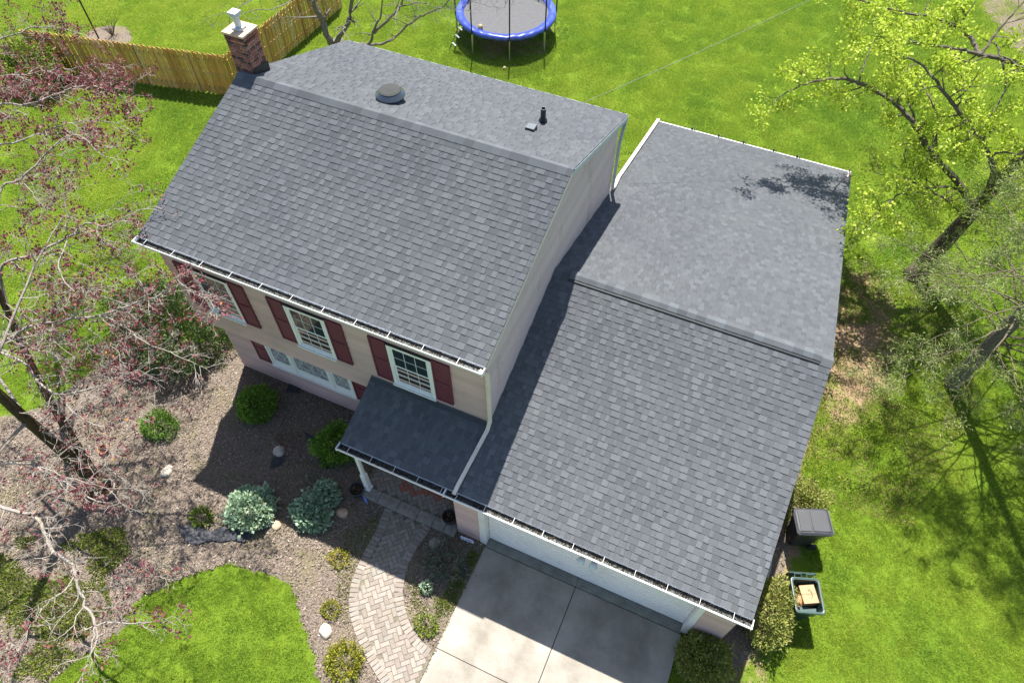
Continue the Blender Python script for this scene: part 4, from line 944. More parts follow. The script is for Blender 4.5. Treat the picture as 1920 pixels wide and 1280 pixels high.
V = [clusters(t, 5, .045, .066, .6, min(1, .10+lf*.40), 1.1) for t, lf in RED]; V = np.concatenate(V)
o = under(quads('foliage', V, np.clip(rng.beta(2.2, 1.8, len(V))*.9+np.where(rng.random(len(V)) < .045, .25, 0), 0, 1), 'leaf_red')); kind(o, 'stuff', 'small dark red new leaves')

# ---- lime-leaved tree, right
r_ = np.random.default_rng(31)
gb_ = un(1716, 518); gt = thing('lime_leaf_tree', 'leaning tree with fresh yellow-green leaves behind the garage', 'tree', gb_)
T0 = [gb_+(0, 0, -.1), gb_+(.05, .02, .8), gb_+(.15, .05, 1.8), gb_+(.3, .1, 2.9)]
q = MB(); P = catmull(T0+[gb_+(.5, .3, 4.4), gb_+(.9, .7, 6.2), gb_+(1.2, 1.0, 8.2), gb_+(1.3, 1.2, 9.6)]); q.tube(P, list(np.linspace(.30, .05, len(P))), 12)
q.tube([gb_+(0, 0, -.05), gb_+(.0, 0, .15), gb_+(.03, .01, .5)], [.42, .34, .29], 12); under(q.build('trunk', 'bark_dark', smooth=True), gt)
LIME = []
def gl(path, r0, r1, leafy, **k):
    q = MB(); tips = []; limb(q, path, r0*.8, r1*.8, tips, r_, wob=.5, **k); under(q.build('limb', 'bark_lime'), gt); LIME.append((tips, leafy))
f0 = np.array(T0[3]); kk = dict(every=.24, side=(.45, 1.2), flat=1.0, depth=2, split=2)
gl([f0]+px((1788, 332, 3.7), (1745, 285, 4.4), (1710, 225, 5.0), (1660, 180, 5.3), (1610, 156, 5.5), (1570, 147, 5.5), (1510, 158, 5.4), (1468, 178, 5.2)), .13, .02, .95, **kk)
gl([f0]+px((1795, 355, 3.4), (1745, 352, 3.6), (1700, 358, 3.8), (1660, 385, 3.9), (1625, 425, 3.9)), .06, .015, .6, **kk)
gl([f0+(.15, .1, .8)]+px((1850, 280, 5.2), (1800, 215, 6.0), (1765, 165, 6.5), (1725, 120, 6.8), (1680, 100, 7.0)), .10, .02, .9, **kk)
gl(px((1930, 130, 7.0), (1880, 112, 7.0), (1835, 102, 7.0), (1790, 90, 7.0), (1745, 86, 7.0), (1690, 75, 7.0)), .09, .02, .9, **kk)
gl(px((1838, 104, 7.0), (1822, 75, 7.1), (1790, 48, 7.2), (1745, 32, 7.2), (1700, 24, 7.2), (1620, 2, 7.2), (1590, -10, 7.1)), .075, .02, .9, **kk)
gl([gb_+(.9, .7, 6.2)]+px((1930, 130, 7.0),), .12, .09, .2, **kk)
gl([f0+(.05, .05, .4)]+px((1860, 330, 4.0), (1910, 315, 4.3), (1960, 290, 4.6)), .07, .02, .8, **kk)
gl(px((1745, 285, 4.4), (1760, 230, 5.0), (1740, 180, 5.4), (1720, 140, 5.6)), .05, .014, .9, **kk)
gl(px((1610, 156, 5.5), (1625, 110, 5.8), (1650, 60, 6.1), (1690, 40, 6.3)), .035, .01, .9, **kk)
gl([f0]+px((1830, 395, 3.2), (1880, 400, 3.4), (1930, 385, 3.6)), .045, .012, .35, **kk)
gl(px((1838, 104, 7.0), (1870, 60, 7.4), (1905, 20, 7.8), (1940, -20, 8.1)), .05, .012, .85, **kk)
gl(px((1880, 112, 7.0), (1885, 165, 6.6), (1860, 215, 6.2), (1830, 250, 5.9)), .035, .01, .85, **kk)
gl([gb_+(.25, .1, 2.5)]+[gb_+(-.5, -.5, 3.3), gb_+(-1.4, -.9, 3.9), gb_+(-2.2, -1.2, 4.2), gb_+(-2.8, -1.4, 4.3)], .05, .012, .35, **kk)
for k in range(5):
    an = R(-60+k*45); s0 = gb_+(1.0, .8, 6.6+.4*k); dv = np.array([math.cos(an), math.sin(an), .3])
    gl([s0, s0+dv*1.2, s0+dv*2.4, s0+dv*3.4], .06, .014, .75, every=.4, side=(.5, 1.2), flat=1.0, depth=2, split=2)
V = np.concatenate([clusters(t, 15, .10, .075, .85, lf, 1.2, .2) for t, lf in LIME])
kind(under(quads('foliage', V, rng.beta(2, 2, len(V)), 'leaf_lime'), gt), 'stuff', 'fresh yellow-green leaves')

# ---- bare tree behind the house
r_ = np.random.default_rng(41)
bb_ = un(640, 108); bt = thing('bare_tree', 'leafless grey tree with several stems behind the house ridge', 'tree', bb_)
q = MB(); q.tube([bb_+(0, 0, -.1), bb_+(0, 0, .3), bb_+(0, .05, .8)], [.34, .27, .22], 10); under(q.build('trunk', 'bark_grey', smooth=True), bt)
def bl(path, r0, r1, **k):
    q = MB(); tips = []; limb(q, path, r0*.8, r1*.7, tips, r_, **k); under(q.build('limb', 'bark_grey'), bt)
s0 = bb_+(0, .05, .6); kk = dict(every=.4, side=(.6, 1.5), depth=2, split=3, start=.3, wob=.6)
bl([s0]+px((618, 78, 1.3), (603, 40, 2.2), (588, 8, 3.0), (570, -40, 4.2), (550, -90, 5.4)), .19, .07, **kk)
bl([s0]+px((632, 76, 1.3), (652, 45, 2.2), (660, 10, 3.0), (668, -40, 4.2), (680, -90, 5.4)), .16, .05, **kk)
bl([s0]+px((688, 84, 1.0), (700, 58, 1.7), (714, 28, 2.6), (715, -10, 3.5)), .09, .03, **kk)
bl(px((702, 62, 1.6), (735, 30, 2.6), (752, 10, 3.2), (765, -25, 4.0)), .08, .03, **kk)
bl([s0]+px((706, 84, 1.1), (738, 72, 1.8), (765, 48, 2.5), (800, 26, 3.2), (830, 12, 3.8), (860, -15, 4.6)), .075, .02, **kk)
bl(px((752, 12, 3.2), (790, 4, 3.6), (820, 14, 3.9), (880, 20, 4.2)), .03, .008, every=.35, side=(.4, .9), depth=2, split=2)
bl(px((575, -20, 4.0), (530, 10, 4.4), (480, 20, 4.8), (440, 30, 5.0)), .03, .008, every=.4, side=(.4, 1.0), depth=2, split=2)
bl(px((560, -60, 5.0), (500, -20, 5.4), (450, 15, 5.6), (400, 30, 5.8)), .03, .008, every=.4, side=(.4, 1.0), depth=2, split=2)
bl(px((860, -15, 4.6), (900, 8, 4.7), (945, 15, 4.8)), .02, .006, every=.25, side=(.3, .8), depth=2, split=2)

# ---- evergreen, right
r_ = np.random.default_rng(51)
eb = un(1782, 722); et = thing('evergreen_tree', 'thin see-through evergreen with grey trunk beside the garage', 'tree', eb)
q = MB(); q.tube([eb+(0, 0, -.1), eb+(0, 0, .3), eb+(.03, 0, 3), eb+(.05, 0, 7), eb+(.05, 0, 12.5)], [.26, .2, .17, .12, .02], 10); under(q.build('trunk', 'bark_grey', smooth=True), et)
needle_P, needle_D = [], []
zz = 2.0
while zz < 12.2:
    nb = 7 if zz < 5.5 else 4
    for k in range(nb):
        an = r_.uniform(0, 6.28); L = (3.9*(1-(zz-1.0)/12.5)+.3)*r_.uniform(.65, 1.15); dv = np.array([math.cos(an), math.sin(an), -.05+.2*r_.random()])
        q = MB(); tips = []; p0 = eb+(.04, 0, zz+r_.uniform(-.2, .2)); pth = [p0, p0+dv*L*.35+(0, 0, .05), p0+dv*L*.7-(0, 0, .05), p0+dv*L-(0, 0, .18)]
        limb(q, pth, .024, .006, tips, r_, every=.24, side=(.35, .85), depth=1, zig=.16, split=3, flat=.25, start=.28, sides=5)
        under(q.build('limb', 'bark_needle'), et)
        for t_ in tips: needle_P.append(t_[0]); needle_D.append(t_[1])
    zz += .52 if zz < 5 else .85
NP, ND = np.array(needle_P), np.array(needle_D); kp = rng.random(len(NP)) < np.where(NP[:, 2] < 5.5, .45, .95); NP, ND = NP[kp], ND[kp]
per = 30; P = np.repeat(NP, per, 0)+rng.normal(0, .085, (len(NP)*per, 3)); V = leaves(P, np.repeat(ND, per, 0), .085, .2, .75)
kind(under(quads('foliage', V, rng.beta(2, 2, len(V)), 'leaf_pine'), et), 'stuff', 'sparse olive-green needles')

# ---- shrubs
def shrub(name, label, c, rx, ry, rz, n, size, mat, width=.5, lump=.12, jit=.8, up=.2, stems=7, group=None, skew=(2, 2), inner=.55, cat='shrub', top=None):
    """c: ground point; leaf shell of a lumpy ellipsoid sitting on the ground"""
    c = np.array([c[0], c[1], 0.0]); root = thing(name, label, cat, c, group)
    d = rand_dirs(int(n*1.6)); d = d[d[:, 2] > -.55][:n]; n = len(d)
    sd = int(abs(c[0]*13+c[1]*7))
    lum = 1+lump*(2*vnoise(d[:, 0]*2.2+5, d[:, 1]*2.2+d[:, 2]*1.7+5, 1.0, sd)-1)+lump*.7*(2*vnoise(d[:, 0]*5+3, d[:, 1]*5-d[:, 2]*4+9, 1.0, sd+1)-1)
    rad = (inner+(1-inner)*rng.random(n)**.4)*lum; shoot = vnoise(d[:, 0]*9+4, d[:, 1]*9+d[:, 2]*7+4, 1.0, sd+5) > .80; rad = np.where(shoot, rad*rng.uniform(1.0, 1.28, n), rad)
    P = d*rad[:, None]*np.array([rx, ry, rz])+np.array([0, 0, rz*.62]); P[:, 2] = np.maximum(P[:, 2], .04)
    V = leaves(P, d, size, width, jit, up); kind(quads('foliage', V, rng.beta(*skew, len(V)), mat, root), 'stuff')
    q = MB(); rr = np.random.default_rng(sd)
    for k in range(stems):
        a = rr.uniform(0, 6.28); e = rr.uniform(.3, .8); q.tube([(0, 0, -.03), (rx*e*.4*math.cos(a), ry*e*.4*math.sin(a), rz*.5), (rx*e*math.cos(a), ry*e*math.sin(a), rz*1.1)], [.02, .013, .005], 5)
    q.build('stem', 'bark_dark', root); return root
G0 = 'round clipped shrubs in the front bed'
shrub('round_shrub', 'round bright green shrub in the bed below the first-floor window', un(485, 762, .2), .50, .50, .5, 5200, .075, 'leaf_box', .4, .16, .7, .5, skew=(1.1, 1.5))
shrub('round_shrub', 'bright green shrub tucked beside the porch post', un(632, 838, .2), .50, .55, .55, 5200, .08, 'leaf_box', .4, .25, .7, .5, skew=(1.1, 1.5))
shrub('small_shrub', 'small dark green shrub under the red tree twigs', un(300, 800, .1), .42, .42, .34, 3200, .05, 'leaf_box', .5, .25, skew=(1.6, 2.6))
yc = un(318, 628, .4)
shrub('yew_shrub', 'large dark evergreen shrub at the left corner of the house', (yc[0]+.05, yc[1]+.1), 1.5, 1.3, 1.2, 22000, .085, 'leaf_yew', .36, .34, inner=.5, stems=12, skew=(1.1, 1.7))
shrub('variegated_shrub', 'pale blue-green mound half lit by sun in the mulch bed', un(477, 958, .05), .62, .55, .36, 3800, .085, 'leaf_blue', .75, .12, .7, .5)
shrub('variegated_shrub', 'pale blue-green mound in shade nearer the porch pot', un(586, 965, .05), .50, .44, .32, 2600, .085, 'leaf_blue', .75, .18, .7, .5, skew=(1.7, 2.4))
shrub('variegated_shrub', 'smaller blue-green mound joined behind the shaded one', un(614, 932, .05), .34, .34, .30, 1500, .08, 'leaf_blue', .75, .18, .7, .5, skew=(1.7, 2.4))
shrub('round_shrub', 'round olive-green shrub at the right corner of the driveway', un(1316, 1234, .2), .60, .60, .52, 7500, .065, 'leaf_olive', .42, .14, skew=(1.6, 2.0))
shrub('upright_shrub', 'golden-olive shrub at the garage corner beside the open bin', un(1442, 1150, .3), .46, .75, .75, 8000, .06, 'leaf_olive', .45, .25)
shrub('upright_shrub', 'golden-olive shrub behind the closed black bin', un(1508, 945, .3), .42, .62, .6, 5000, .06, 'leaf_olive', .45, .28)
shrub('gold_shrub', 'yellow-green low shrub at the bottom edge beside the walkway', un(645, 1240, .1), .46, .38, .28, 2800, .05, 'leaf_gold', .5, .3)
shrub('gold_shrub', 'small yellow-green shrub next to the pale rock', un(620, 1142, .05), .24, .2, .18, 700, .045, 'leaf_gold', .5, .3)
shrub('gold_shrub', 'small orange-tinged shrub at the edge of the house shadow', un(637, 1047, .05), .26, .22, .16, 650, .045, 'leaf_gold', .5, .3, skew=(3, 1.8))
shrub('gold_shrub', 'small yellow-green shrub between walkway and driveway', un(800, 1175, .05), .28, .22, .16, 800, .05, 'leaf_weed', .5, .3)
shrub('leafy_perennial', 'bright green leafy rosette above the torn black fabric', un(380, 970, .05), .22, .2, .14, 260, .13, 'leaf_weed', .3, .2, .5, .6, 2, cat='plant', skew=(1.6, 3))
shrub('flowering_perennial', 'small pale-flowered plant at the shadow edge near the driveway', un(801, 1103, .05), .14, .12, .22, 240, .06, 'leaf_blue', .6, .2, .7, .4, 3, cat='plant')
lb_ = un(832, 1058, .1); shrub('lavender_shrub', 'sprawling grey-green woody plant between walkway and driveway', lb_, .55, .48, .25, 1500, .10, 'leaf_lavender', .16, .45, .9, .1, 26)
shrub('lime_shrub', 'lime-green shrub at the far left end of the fence', un(62, 128, .8), 1.15, 1.0, 1.05, 9000, .10, 'leaf_weed', .55, .25, stems=8)
tw_ = thing('dead_shrub', 'bare twiggy shrub in the round mulch patch', 'shrub', un(212, 68)); q = MB(); tips = []; r_ = np.random.default_rng(61)
for k in range(16):
    a = r_.uniform(0, 6.28); twig(q, np.array([0, 0, 0.0]), (math.cos(a)*.5, math.sin(a)*.5, 1), r_.uniform(.5, .9), .012, 1, tips, r_, 0, .15, 3)
q.build('stem', 'bark_dark', tw_)
# ---- ground cover and weeds
def cover(name, poly, n, size, mat, label, hh, thr, width=.4, seed=1, up=.4, avoid=(), jit=.8):
    x, y = scatter(poly, n); dens = .6*vnoise(x, y, 1.2, seed)+.4*vnoise(x, y, 3.1, seed+1); k = (dens > thr) & ~in_any(list(avoid), x, y); x, y, dens = x[k], y[k], dens[k]
    P = np.stack([x, y, .03+hh*(dens-thr)/(1-thr)*(0.4+.6*rng.random(len(x)))], 1); V = leaves(P, np.tile((0, 0, 1.0), (len(x), 1)), size, width, jit, up)
    return kind(quads(name, V, rng.beta(2, 2, len(V)), mat), 'stuff', label)
JUN = U((-60, 1000), (40, 1010), (150, 1000), (235, 990), (250, 1040), (200, 1080), (215, 1150), (170, 1210), (110, 1260), (60, 1300), (-60, 1320))
cover('juniper_ground_cover', JUN, 60000, .07, 'leaf_weed', 'low spreading evergreen ground cover at the lower left', .24, .43, .3, 31, .2)
cover('fallen_twigs', BED, 5200, .16, 'chip', 'pale fallen twigs lying on the mulch bed', .02, .25, .05, 47, -.2, [WALK, PORCH, HOUSE_FP], 3.0)
cover('yard_weeds', U((60, 690), (250, 640), (330, 640), (300, 720), (150, 760)), 5000, .05, 'leaf_weed', 'thin grass creeping into the mulch under the red tree', .06, .45, .25, 49, .6)
cover('weeds', BED, 34000, .055, 'leaf_weed', 'yellow-green weeds scattered in the mulch bed', .09, .60, .35, 33, .3, [WALK, PORCH, HOUSE_FP])
EDGE = U((640, 1000), (720, 965), (680, 1050), (655, 1120), (670, 1180), (640, 1170), (632, 1100)); cover('weeds', EDGE, 5000, .05, 'leaf_weed', 'weeds growing along the left edge of the walkway', .08, .35, .35, 35, .3, [WALK])
GAP = U((765, 1100), (800, 1100), (850, 1140), (820, 1190), (800, 1215), (775, 1160)); cover('weeds', GAP, 4000, .055, 'leaf_weed', 'weeds between the walkway and the driveway', .1, .42, .35, 37, .3, [WALK, DRIVE])
EDGE2 = [(8.45, -1.5), (8.69, -1.5), (8.69, -3.7), (8.35, -3.4), (8.3, -2.5)]; cover('weeds', EDGE2, 4500, .05, 'leaf_weed', 'grass weeds along the driveway edge', .08, .3, .3, 39, .4, [WALK])
LEAFP = U((480, 770), (660, 780), (690, 900), (650, 1000), (720, 1020), (880, 1010), (860, 1080), (760, 1090), (600, 880), (520, 850)); cover('dead_leaves', LEAFP, 9000, .06, 'leaf_dead', 'dry brown leaves blown against porch and plants', .05, .52, .6, 41, 0, [WALK, PORCH, HOUSE_FP], 2.0)
UNDER = [(15.3, 3.2), (18.2, 3.5), (19.5, 8.0), (18.5, 12.0), (15.4, 13.0)]; cover('needle_litter', UNDER, 26000, .07, 'leaf_dead', 'tan fallen needles and twigs under the evergreen', .03, .45, .14, 43, -.2, [], 2.5)
cover('weeds', UNDER, 16000, .06, 'leaf_weed', 'weedy growth beside the garage side wall', .10, .5, .4, 45, .3)

# ================================================================== OBJECTS
def rock(label, p, rx, ry, rz, mat, seed):
    import bmesh
    bm = bmesh.new(); bmesh.ops.create_icosphere(bm, subdivisions=3, radius=1); r = np.random.default_rng(seed); ph = r.uniform(0, 6, 6)
    pl = [unit(r.normal(size=3)) for _ in range(9)]
    for v in bm.verts:
        d = np.array(v.co); k = 1+.10*math.sin(2.1*d[0]+ph[0])+.08*math.sin(2.7*d[1]+ph[1])+.03*math.sin(7*d[0]+5*d[2]+ph[2])
        for n_ in pl:
            e = np.dot(d*k, n_)
            if e > .80: k *= .80/e
        v.co = (d[0]*k*rx, d[1]*k*ry, d[2]*k*rz)
    me = bpy.data.meshes.new('rock'); bm.to_mesh(me); bm.free(); me.materials.append(M[mat]); me.polygons.foreach_set('use_smooth', [True]*len(me.polygons))
    o = link('rock', me, None, loc=(p[0], p[1], rz*.45), rot=(0, 0, seed*1.3)); return tag(o, label, 'rock')
rock('pale rock near the left of the sunlit mulch', un(314, 886), .21, .15, .12, 'rock', 1)
rock('round grey rock in the shaded bed behind the mounds', un(524, 848), .18, .16, .12, 'rock', 2)
rock('small tan rock between the two blue-green mounds', un(520, 986), .13, .14, .10, 'rock2', 3)
rock('white-topped rock beside the front lawn edge', un(612, 1184), .18, .16, .14, 'rock', 4)
rock('oval tan rock beside the shaded mound and porch', un(642, 963), .17, .14, .12, 'rock2', 5)
rock('flat mossy rock by the porch kerb and lavender', un(816, 1017), .17, .15, .09, 'stonegrey', 6)
rock('pale rock at the very bottom edge by the gold shrub', un(650, 1282), .16, .12, .10, 'rock', 7)

def pot(label, p, r, h, mat, tilt=0.0, z=0.0, plant=False):
    t = thing('plant_pot', label, 'pot', (p[0], p[1], z)); t.rotation_euler = (tilt, 0, .4)
    q = MB(); q.lathe([(r*.72, 0), (r*.93, h*.86), (r, h*.86), (r*1.02, h), (r*.9, h), (r*.86, h*.8), (r*.66, h*.05)], n=28); q.build('body', mat, t, smooth=False)
    q = MB(); q.lathe([(0.001, h*.70), (r*.84, h*.70), (r*.84, h*.71), (.001, h*.72)], n=20); q.build('soil', 'soil', t)
    if plant:
        n = 60; a = rng.uniform(0, 6.28, n); rr = r*.8*np.sqrt(rng.random(n)); P = np.stack([rr*np.cos(a), rr*np.sin(a), np.full(n, h*.72)], 1)
        kind(quads('dead_stems', leaves(P, np.tile((0, 0, .6), (n, 1)), .08, .15, .9), rng.random(n), 'leaf_dead', t), 'stuff')
    return t
pot('dark pot standing beside the porch post', un(671, 922, .1), .195, .30, 'pot_dark', plant=True)
pot('dark pot on the porch against the garage wall', un(843, 972, .25), .18, .28, 'pot_dark', z=.143, plant=True)
pot('small terracotta pot under the red tree', un(200, 843), .13, .20, 'terracotta', .35)
pot('wide stone planter at the foot of the red tree', un(205, 922), .25, .26, 'pot_stone', plant=True)
bo = un(686, 938); q = MB(); q.tube([(-.13, 0, .035), (.05, 0, .035), (.09, 0, .035), (.15, 0, .035)], [.035, .035, .016, .014], 10); o = q.build('plastic_bottle', 'blue_toy', smooth=True); o.location = (bo[0], bo[1], .06); o.rotation_euler = (0, 0, -.6); tag(o, 'blue plastic bottle lying by the porch pot', 'bottle')

# ---- yard sign
sg = thing('yard_sign', 'small white and blue yard sign beside the garage corner', 'sign', (8.30, -1.40, 0), rotz=.05)
q = MB(); q.box(-.165, .165, -.006, .006, .26, .44); pn = q.build('panel', 'sign_white', sg)
q = MB(); q.tube([(0, .014, -.05), (0, .014, .40)], .008, 6); q.build('stake', 'steel', sg)
q = MB(); q.box(-.15, .15, -.0085, -.0065, .395, .415); q.box(-.05, .13, -.0085, -.0065, .335, .36)
q.box(-.04, .10, -.0085, -.0065, .30, .312); q.lathe([(.0001, -.001), (.026, -.001), (.026, .001), (.0001, .001)], (0, 0, 0), 14)
n_ = 4*14
q.v[-n_:] = [(v[0]-.10, -.0075+v[2], .348+v[1]) for v in q.v[-n_:]]; q.build('print', 'sign_blue', pn)
# ---- torn landscape fabric
def fabric(label, pp, seed, h=.05):
    P = np.array(U(*pp)); c = P.mean(0); n = 14; vs = []; r = np.random.default_rng(seed)
    for i in range(n+1):
        for j in range(len(P)):
            k = i/n; e = c+(P[j]-c)*k*(1+.16*r.normal()*k); vs.append((e[0], e[1], .075+h*(vnoise([e[0]*4], [e[1]*4], 1.0, seed)[0])*(1-.6*k)+.012*r.random()))
    m_ = len(P); fs = [(i*m_+j, i*m_+(j+1) % m_, (i+1)*m_+(j+1) % m_, (i+1)*m_+j) for i in range(n) for j in range(m_)]
    me = bpy.data.meshes.new('landscape_fabric'); me.from_pydata(vs, [], fs); me.materials.append(M['fabric']); o = link('landscape_fabric', me); s = o.modifiers.new('t', 'SOLIDIFY'); s.thickness = .004
    return tag(o, label, 'weed fabric')
fabric('torn black weed fabric showing through sunlit mulch', [(344, 1000), (352, 991), (368, 987), (383, 993), (398, 998), (412, 992), (428, 995), (446, 990), (462, 999), (470, 1008), (456, 1017), (438, 1014), (420, 1019), (398, 1016), (376, 1021), (356, 1018)], 1)
fabric('black weed fabric scrap in shade below the grey rock', [(512, 862), (535, 858), (530, 874), (510, 878)], 2, .02)
fabric('black weed fabric flap against the driveway edge', [(868, 1058), (876, 1058), (872, 1082), (864, 1082), (864, 1070)], 3, .03)
fabric('flat black cover lying against the house wall', [(545, 722), (566, 728), (560, 740), (540, 736)], 4, .03)
fabric('black weed fabric scrap beside the porch shrub', [(572, 812), (592, 822), (594, 836), (576, 828)], 5, .02)

# ---- wheeled bins
def bin_(name, label, loc, rot, body, rim, lid_open):
    t = thing(name, label, 'bin', (loc[0], loc[1], 0.0), rotz=rot); H = 1.02
    def ring(wd, dp, z, r=.07, n=4, y=0.0):
        out = []
        for cx_, cy_, a0 in ((1, 1, 0), (-1, 1, 90), (-1, -1, 180), (1, -1, 270)):
            for k in range(n+1):
                a = R(a0+90*k/n); out.append((cx_*(wd/2-r)+r*math.cos(a), y+cy_*(dp/2-r)+r*math.sin(a), z))
        return out
    lv = [ring(.42, .50, .06, .05), ring(.50, .60, .55), ring(.58, .72, H-.06), ring(.58, .72, H), ring(.545, .685, H), ring(.49, .60, .60), ring(.44, .52, .30, .05)]
    n = len(lv[0]); q = MB(); vs = [v for l in lv for v in l]; fs = [(i*n+k, i*n+(k+1) % n, (i+1)*n+(k+1) % n, (i+1)*n+k) for i in range(len(lv)-1) for k in range(n)]
    fs += [tuple(range(n))[::-1], tuple(range((len(lv)-1)*n, len(lv)*n))]; q.add(vs, fs); q.build('body', body, t)
    rl_ = [ring(.60, .74, H-.05), ring(.635, .775, H-.05), ring(.635, .775, H+.004), ring(.60, .74, H+.008), ring(.575, .715, H+.004)]
    q = MB(); vs = [v for l in rl_ for v in l]; q.add(vs, [(i*n+k, i*n+(k+1) % n, (i+1)*n+(k+1) % n, (i+1)*n+k) for i in range(len(rl_)-1) for k in range(n)]); q.build('rim', rim, t)
    for s in (-1, 1):
        q = MB(); x = s*.135; q.tube([(x-.075, .36, H-.03), (x-.075, .47, H-.01), (x+.075, .47, H-.01), (x+.075, .36, H-.03)], .014, 6); q.build('handle', rim, t)
        q = MB(); q.tube([(s*.23, .27, .12), (s*.285, .27, .12)], .12, 16); q.build('wheel', 'black', t)
    if not lid_open:
        ll = [ring(.62, .80, H+.012, .07, 4, .02), ring(.66, .84, H+.012, .08, 4, .02), ring(.66, .84, H+.04, .08, 4, .02), ring(.56, .74, H+.075, .10, 4, .02), ring(.30, .45, H+.085, .10, 4, .02)]
        q = MB(); vs = [v for l in ll for v in l]; q.add(vs, [(i*n+k, i*n+(k+1) % n, (i+1)*n+(k+1) % n, (i+1)*n+k) for i in range(len(ll)-1) for k in range(n)]+[tuple(range(4*n, 5*n)), tuple(range(n))[::-1]])
        ld = q.build('lid', 'bin_lid', t)
        q = MB(); q.box(-.25, .25, -.31, -.06, H+.084, H+.094); q.box(-.25, .25, -.02, .36, H+.086, H+.097); q.build('lid_panel', 'bin_lid', ld, bevel=.012)
        q = MB(); q.tube([(-.30, .45, H+.03), (.30, .45, H+.03)], .013, 8); q.build('hinge_bar', 'bin_lid', ld)
    else:
        q = MB(); q.obox((0, .545, H-.43), (.31, 0, 0), (0, .02, .012), (0, -.04, .38)); q.build('lid', rim, t, bevel=.02)
        q = MB()
        for k, (w0, w1) in enumerate(((-.07, .06), (-.10, .10), (-.09, .08))): q.box(-.2895+.002*k*0, -.2885, w0, w1, .80-.045*k, .82-.045*k)
        q.v = [(v[0]-.008*(1 if True else 0)+(v[2]-.82)*.16, v[1], v[2]) for v in q.v]; q.build('print', 'pale_print', t)
    return t
p1 = un(1522, 978, 1.05); bin_('wheeled_bin', 'black wheeled bin with closed grey lid beside the garage', p1, R(22-90), 'bin_black', 'bin_black', False)
p2 = un(1514, 1116, 1.0); g2 = bin_('wheeled_bin', 'green wheeled bin standing open with cardboard inside', p2, R(20), 'bin_green', 'bin_rim', True)
def at_bin(dx, dy, z, a=R(20)): return (p2[0]+dx*math.cos(a)-dy*math.sin(a), p2[1]+dx*math.sin(a)+dy*math.cos(a), z)
bx = thing('cardboard_box', 'cardboard box with a curved arrow mark in the open bin', 'box', at_bin(.07, .06, .57), rotz=R(28)); 
q = MB(); q.box(-.17, .17, -.20, .20, 0, .36); bxb = q.build('carton', 'card', bx, bevel=.006)
q = MB(); arc = [(.075*math.cos(a)-.01, .105*math.sin(a)) for a in np.linspace(-1.15, 1.0, 12)]
for i in range(11):
    (xa, ya), (xb_, yb_) = arc[i], arc[i+1]; wd = .006+.010*math.sin(math.pi*i/11); q.bar((xa, ya, .3625), (xb_, yb_, .3625), wd, .002)
q.bar((arc[-1][0]-.03, arc[-1][1]-.012, .3625), (arc[-1][0]+.008, arc[-1][1]+.012, .3625), .010, .002); q.build('print', 'ink', bxb)
q = MB(); q.box(-.169, .169, -.012, .012, .3605, .3615); q.build('tape', 'bag', bxb)
bg_ = thing('paper_bag', 'crumpled brown paper bag wedged beside the box in the bin', 'bag', at_bin(-.13, -.06, .55), rotz=R(15)); q = MB(); r2_ = np.random.default_rng(3)
vs = []; nn = 10
for i, zz_ in enumerate((0, .10, .20, .28, .31)):
    for k in range(nn): a = 6.283*k/nn; s = (.10, .105, .11, .10, .06)[i]; vs.append((s*.9*math.cos(a)+.012*r2_.normal(), s*1.3*math.sin(a)+.014*r2_.normal(), zz_+.012*r2_.normal()))
q.add(vs, [(i*nn+k, i*nn+(k+1) % nn, (i+1)*nn+(k+1) % nn, (i+1)*nn+k) for i in range(4) for k in range(nn)]+[tuple(range(40, 50)), tuple(range(10))[::-1]]); q.build('sack', 'bag', bg_)
fb = thing('folded_cardboard', 'flat grey-blue carton lying at the front of the open bin', 'box', at_bin(.05, -.24, .55), rotz=R(16)); q = MB(); q.box(-.18, .18, -.06, .06, 0, .22); q.box(-.17, .17, -.075, -.062, .03, .25); q.build('carton', 'bin_rim', fb, bevel=.004)
ub = un(1452, 1078, .3); ux = thing('storage_box', 'grey plastic box against the garage side wall under the eave', 'box', (14.78, ub[1]-.05, 0)); q = MB(); q.box(-.33, .30, -.30, .30, .0, .42); bd = q.build('body', 'grey_box', ux, bevel=.03); q = MB(); q.box(-.35, .32, -.32, .32, .422, .47); q.build('lid', 'grey_box', ux, bevel=.02)

# ---- fence: shadow-box pickets on rails, one object each
def picket_mesh():
    q = MB(); h = 1.78; w_ = .07; q.prism([(-w_, .04), (w_, .04), (w_, h-.04), (w_-.035, h), (-w_+.035, h), (-w_, h-.04)], 'y', -.009, .009); return q.mesh('picket', 'fence')
PKM = picket_mesh()
def fence(label, a, b_, gap_from=0.0, step=.105):
    a, b_ = np.array(a)[:2], np.array(b_)[:2]; L = np.linalg.norm(b_-a); an = math.atan2(b_[1]-a[1], b_[0]-a[0]); t = thing('wooden_fence', label, 'fence', (a[0], a[1], 0), rotz=an, group='backyard fence runs')
    k = 0; x = .07
    while x < L:
        link('picket', PKM, t, loc=(x, (-.034 if k % 2 else .034), random.uniform(-.015, .015)), rot=(0, random.gauss(0, .006), 0)); x += step; k += 1
    x = 0.0
    while x < L+.1:
        q = MB(); q.box(x-.05, x+.05, -.024, .024, -.1, 1.74); q.build('post', 'fence', t); x += 2.4
    for z in (.30, .92, 1.52): q = MB(); q.box(0, L, -.023, .023, z-.04, z+.04); q.build('rail', 'fence', t)
    return t
fc = un(447, 182); fence('long wooden picket fence run left of the chimney', un(82, 132), (fc[0], fc[1]))
fd = un(640, 15); fence('wooden picket fence run receding behind the chimney', (fc[0], fc[1]), (fd[0], fd[1]))
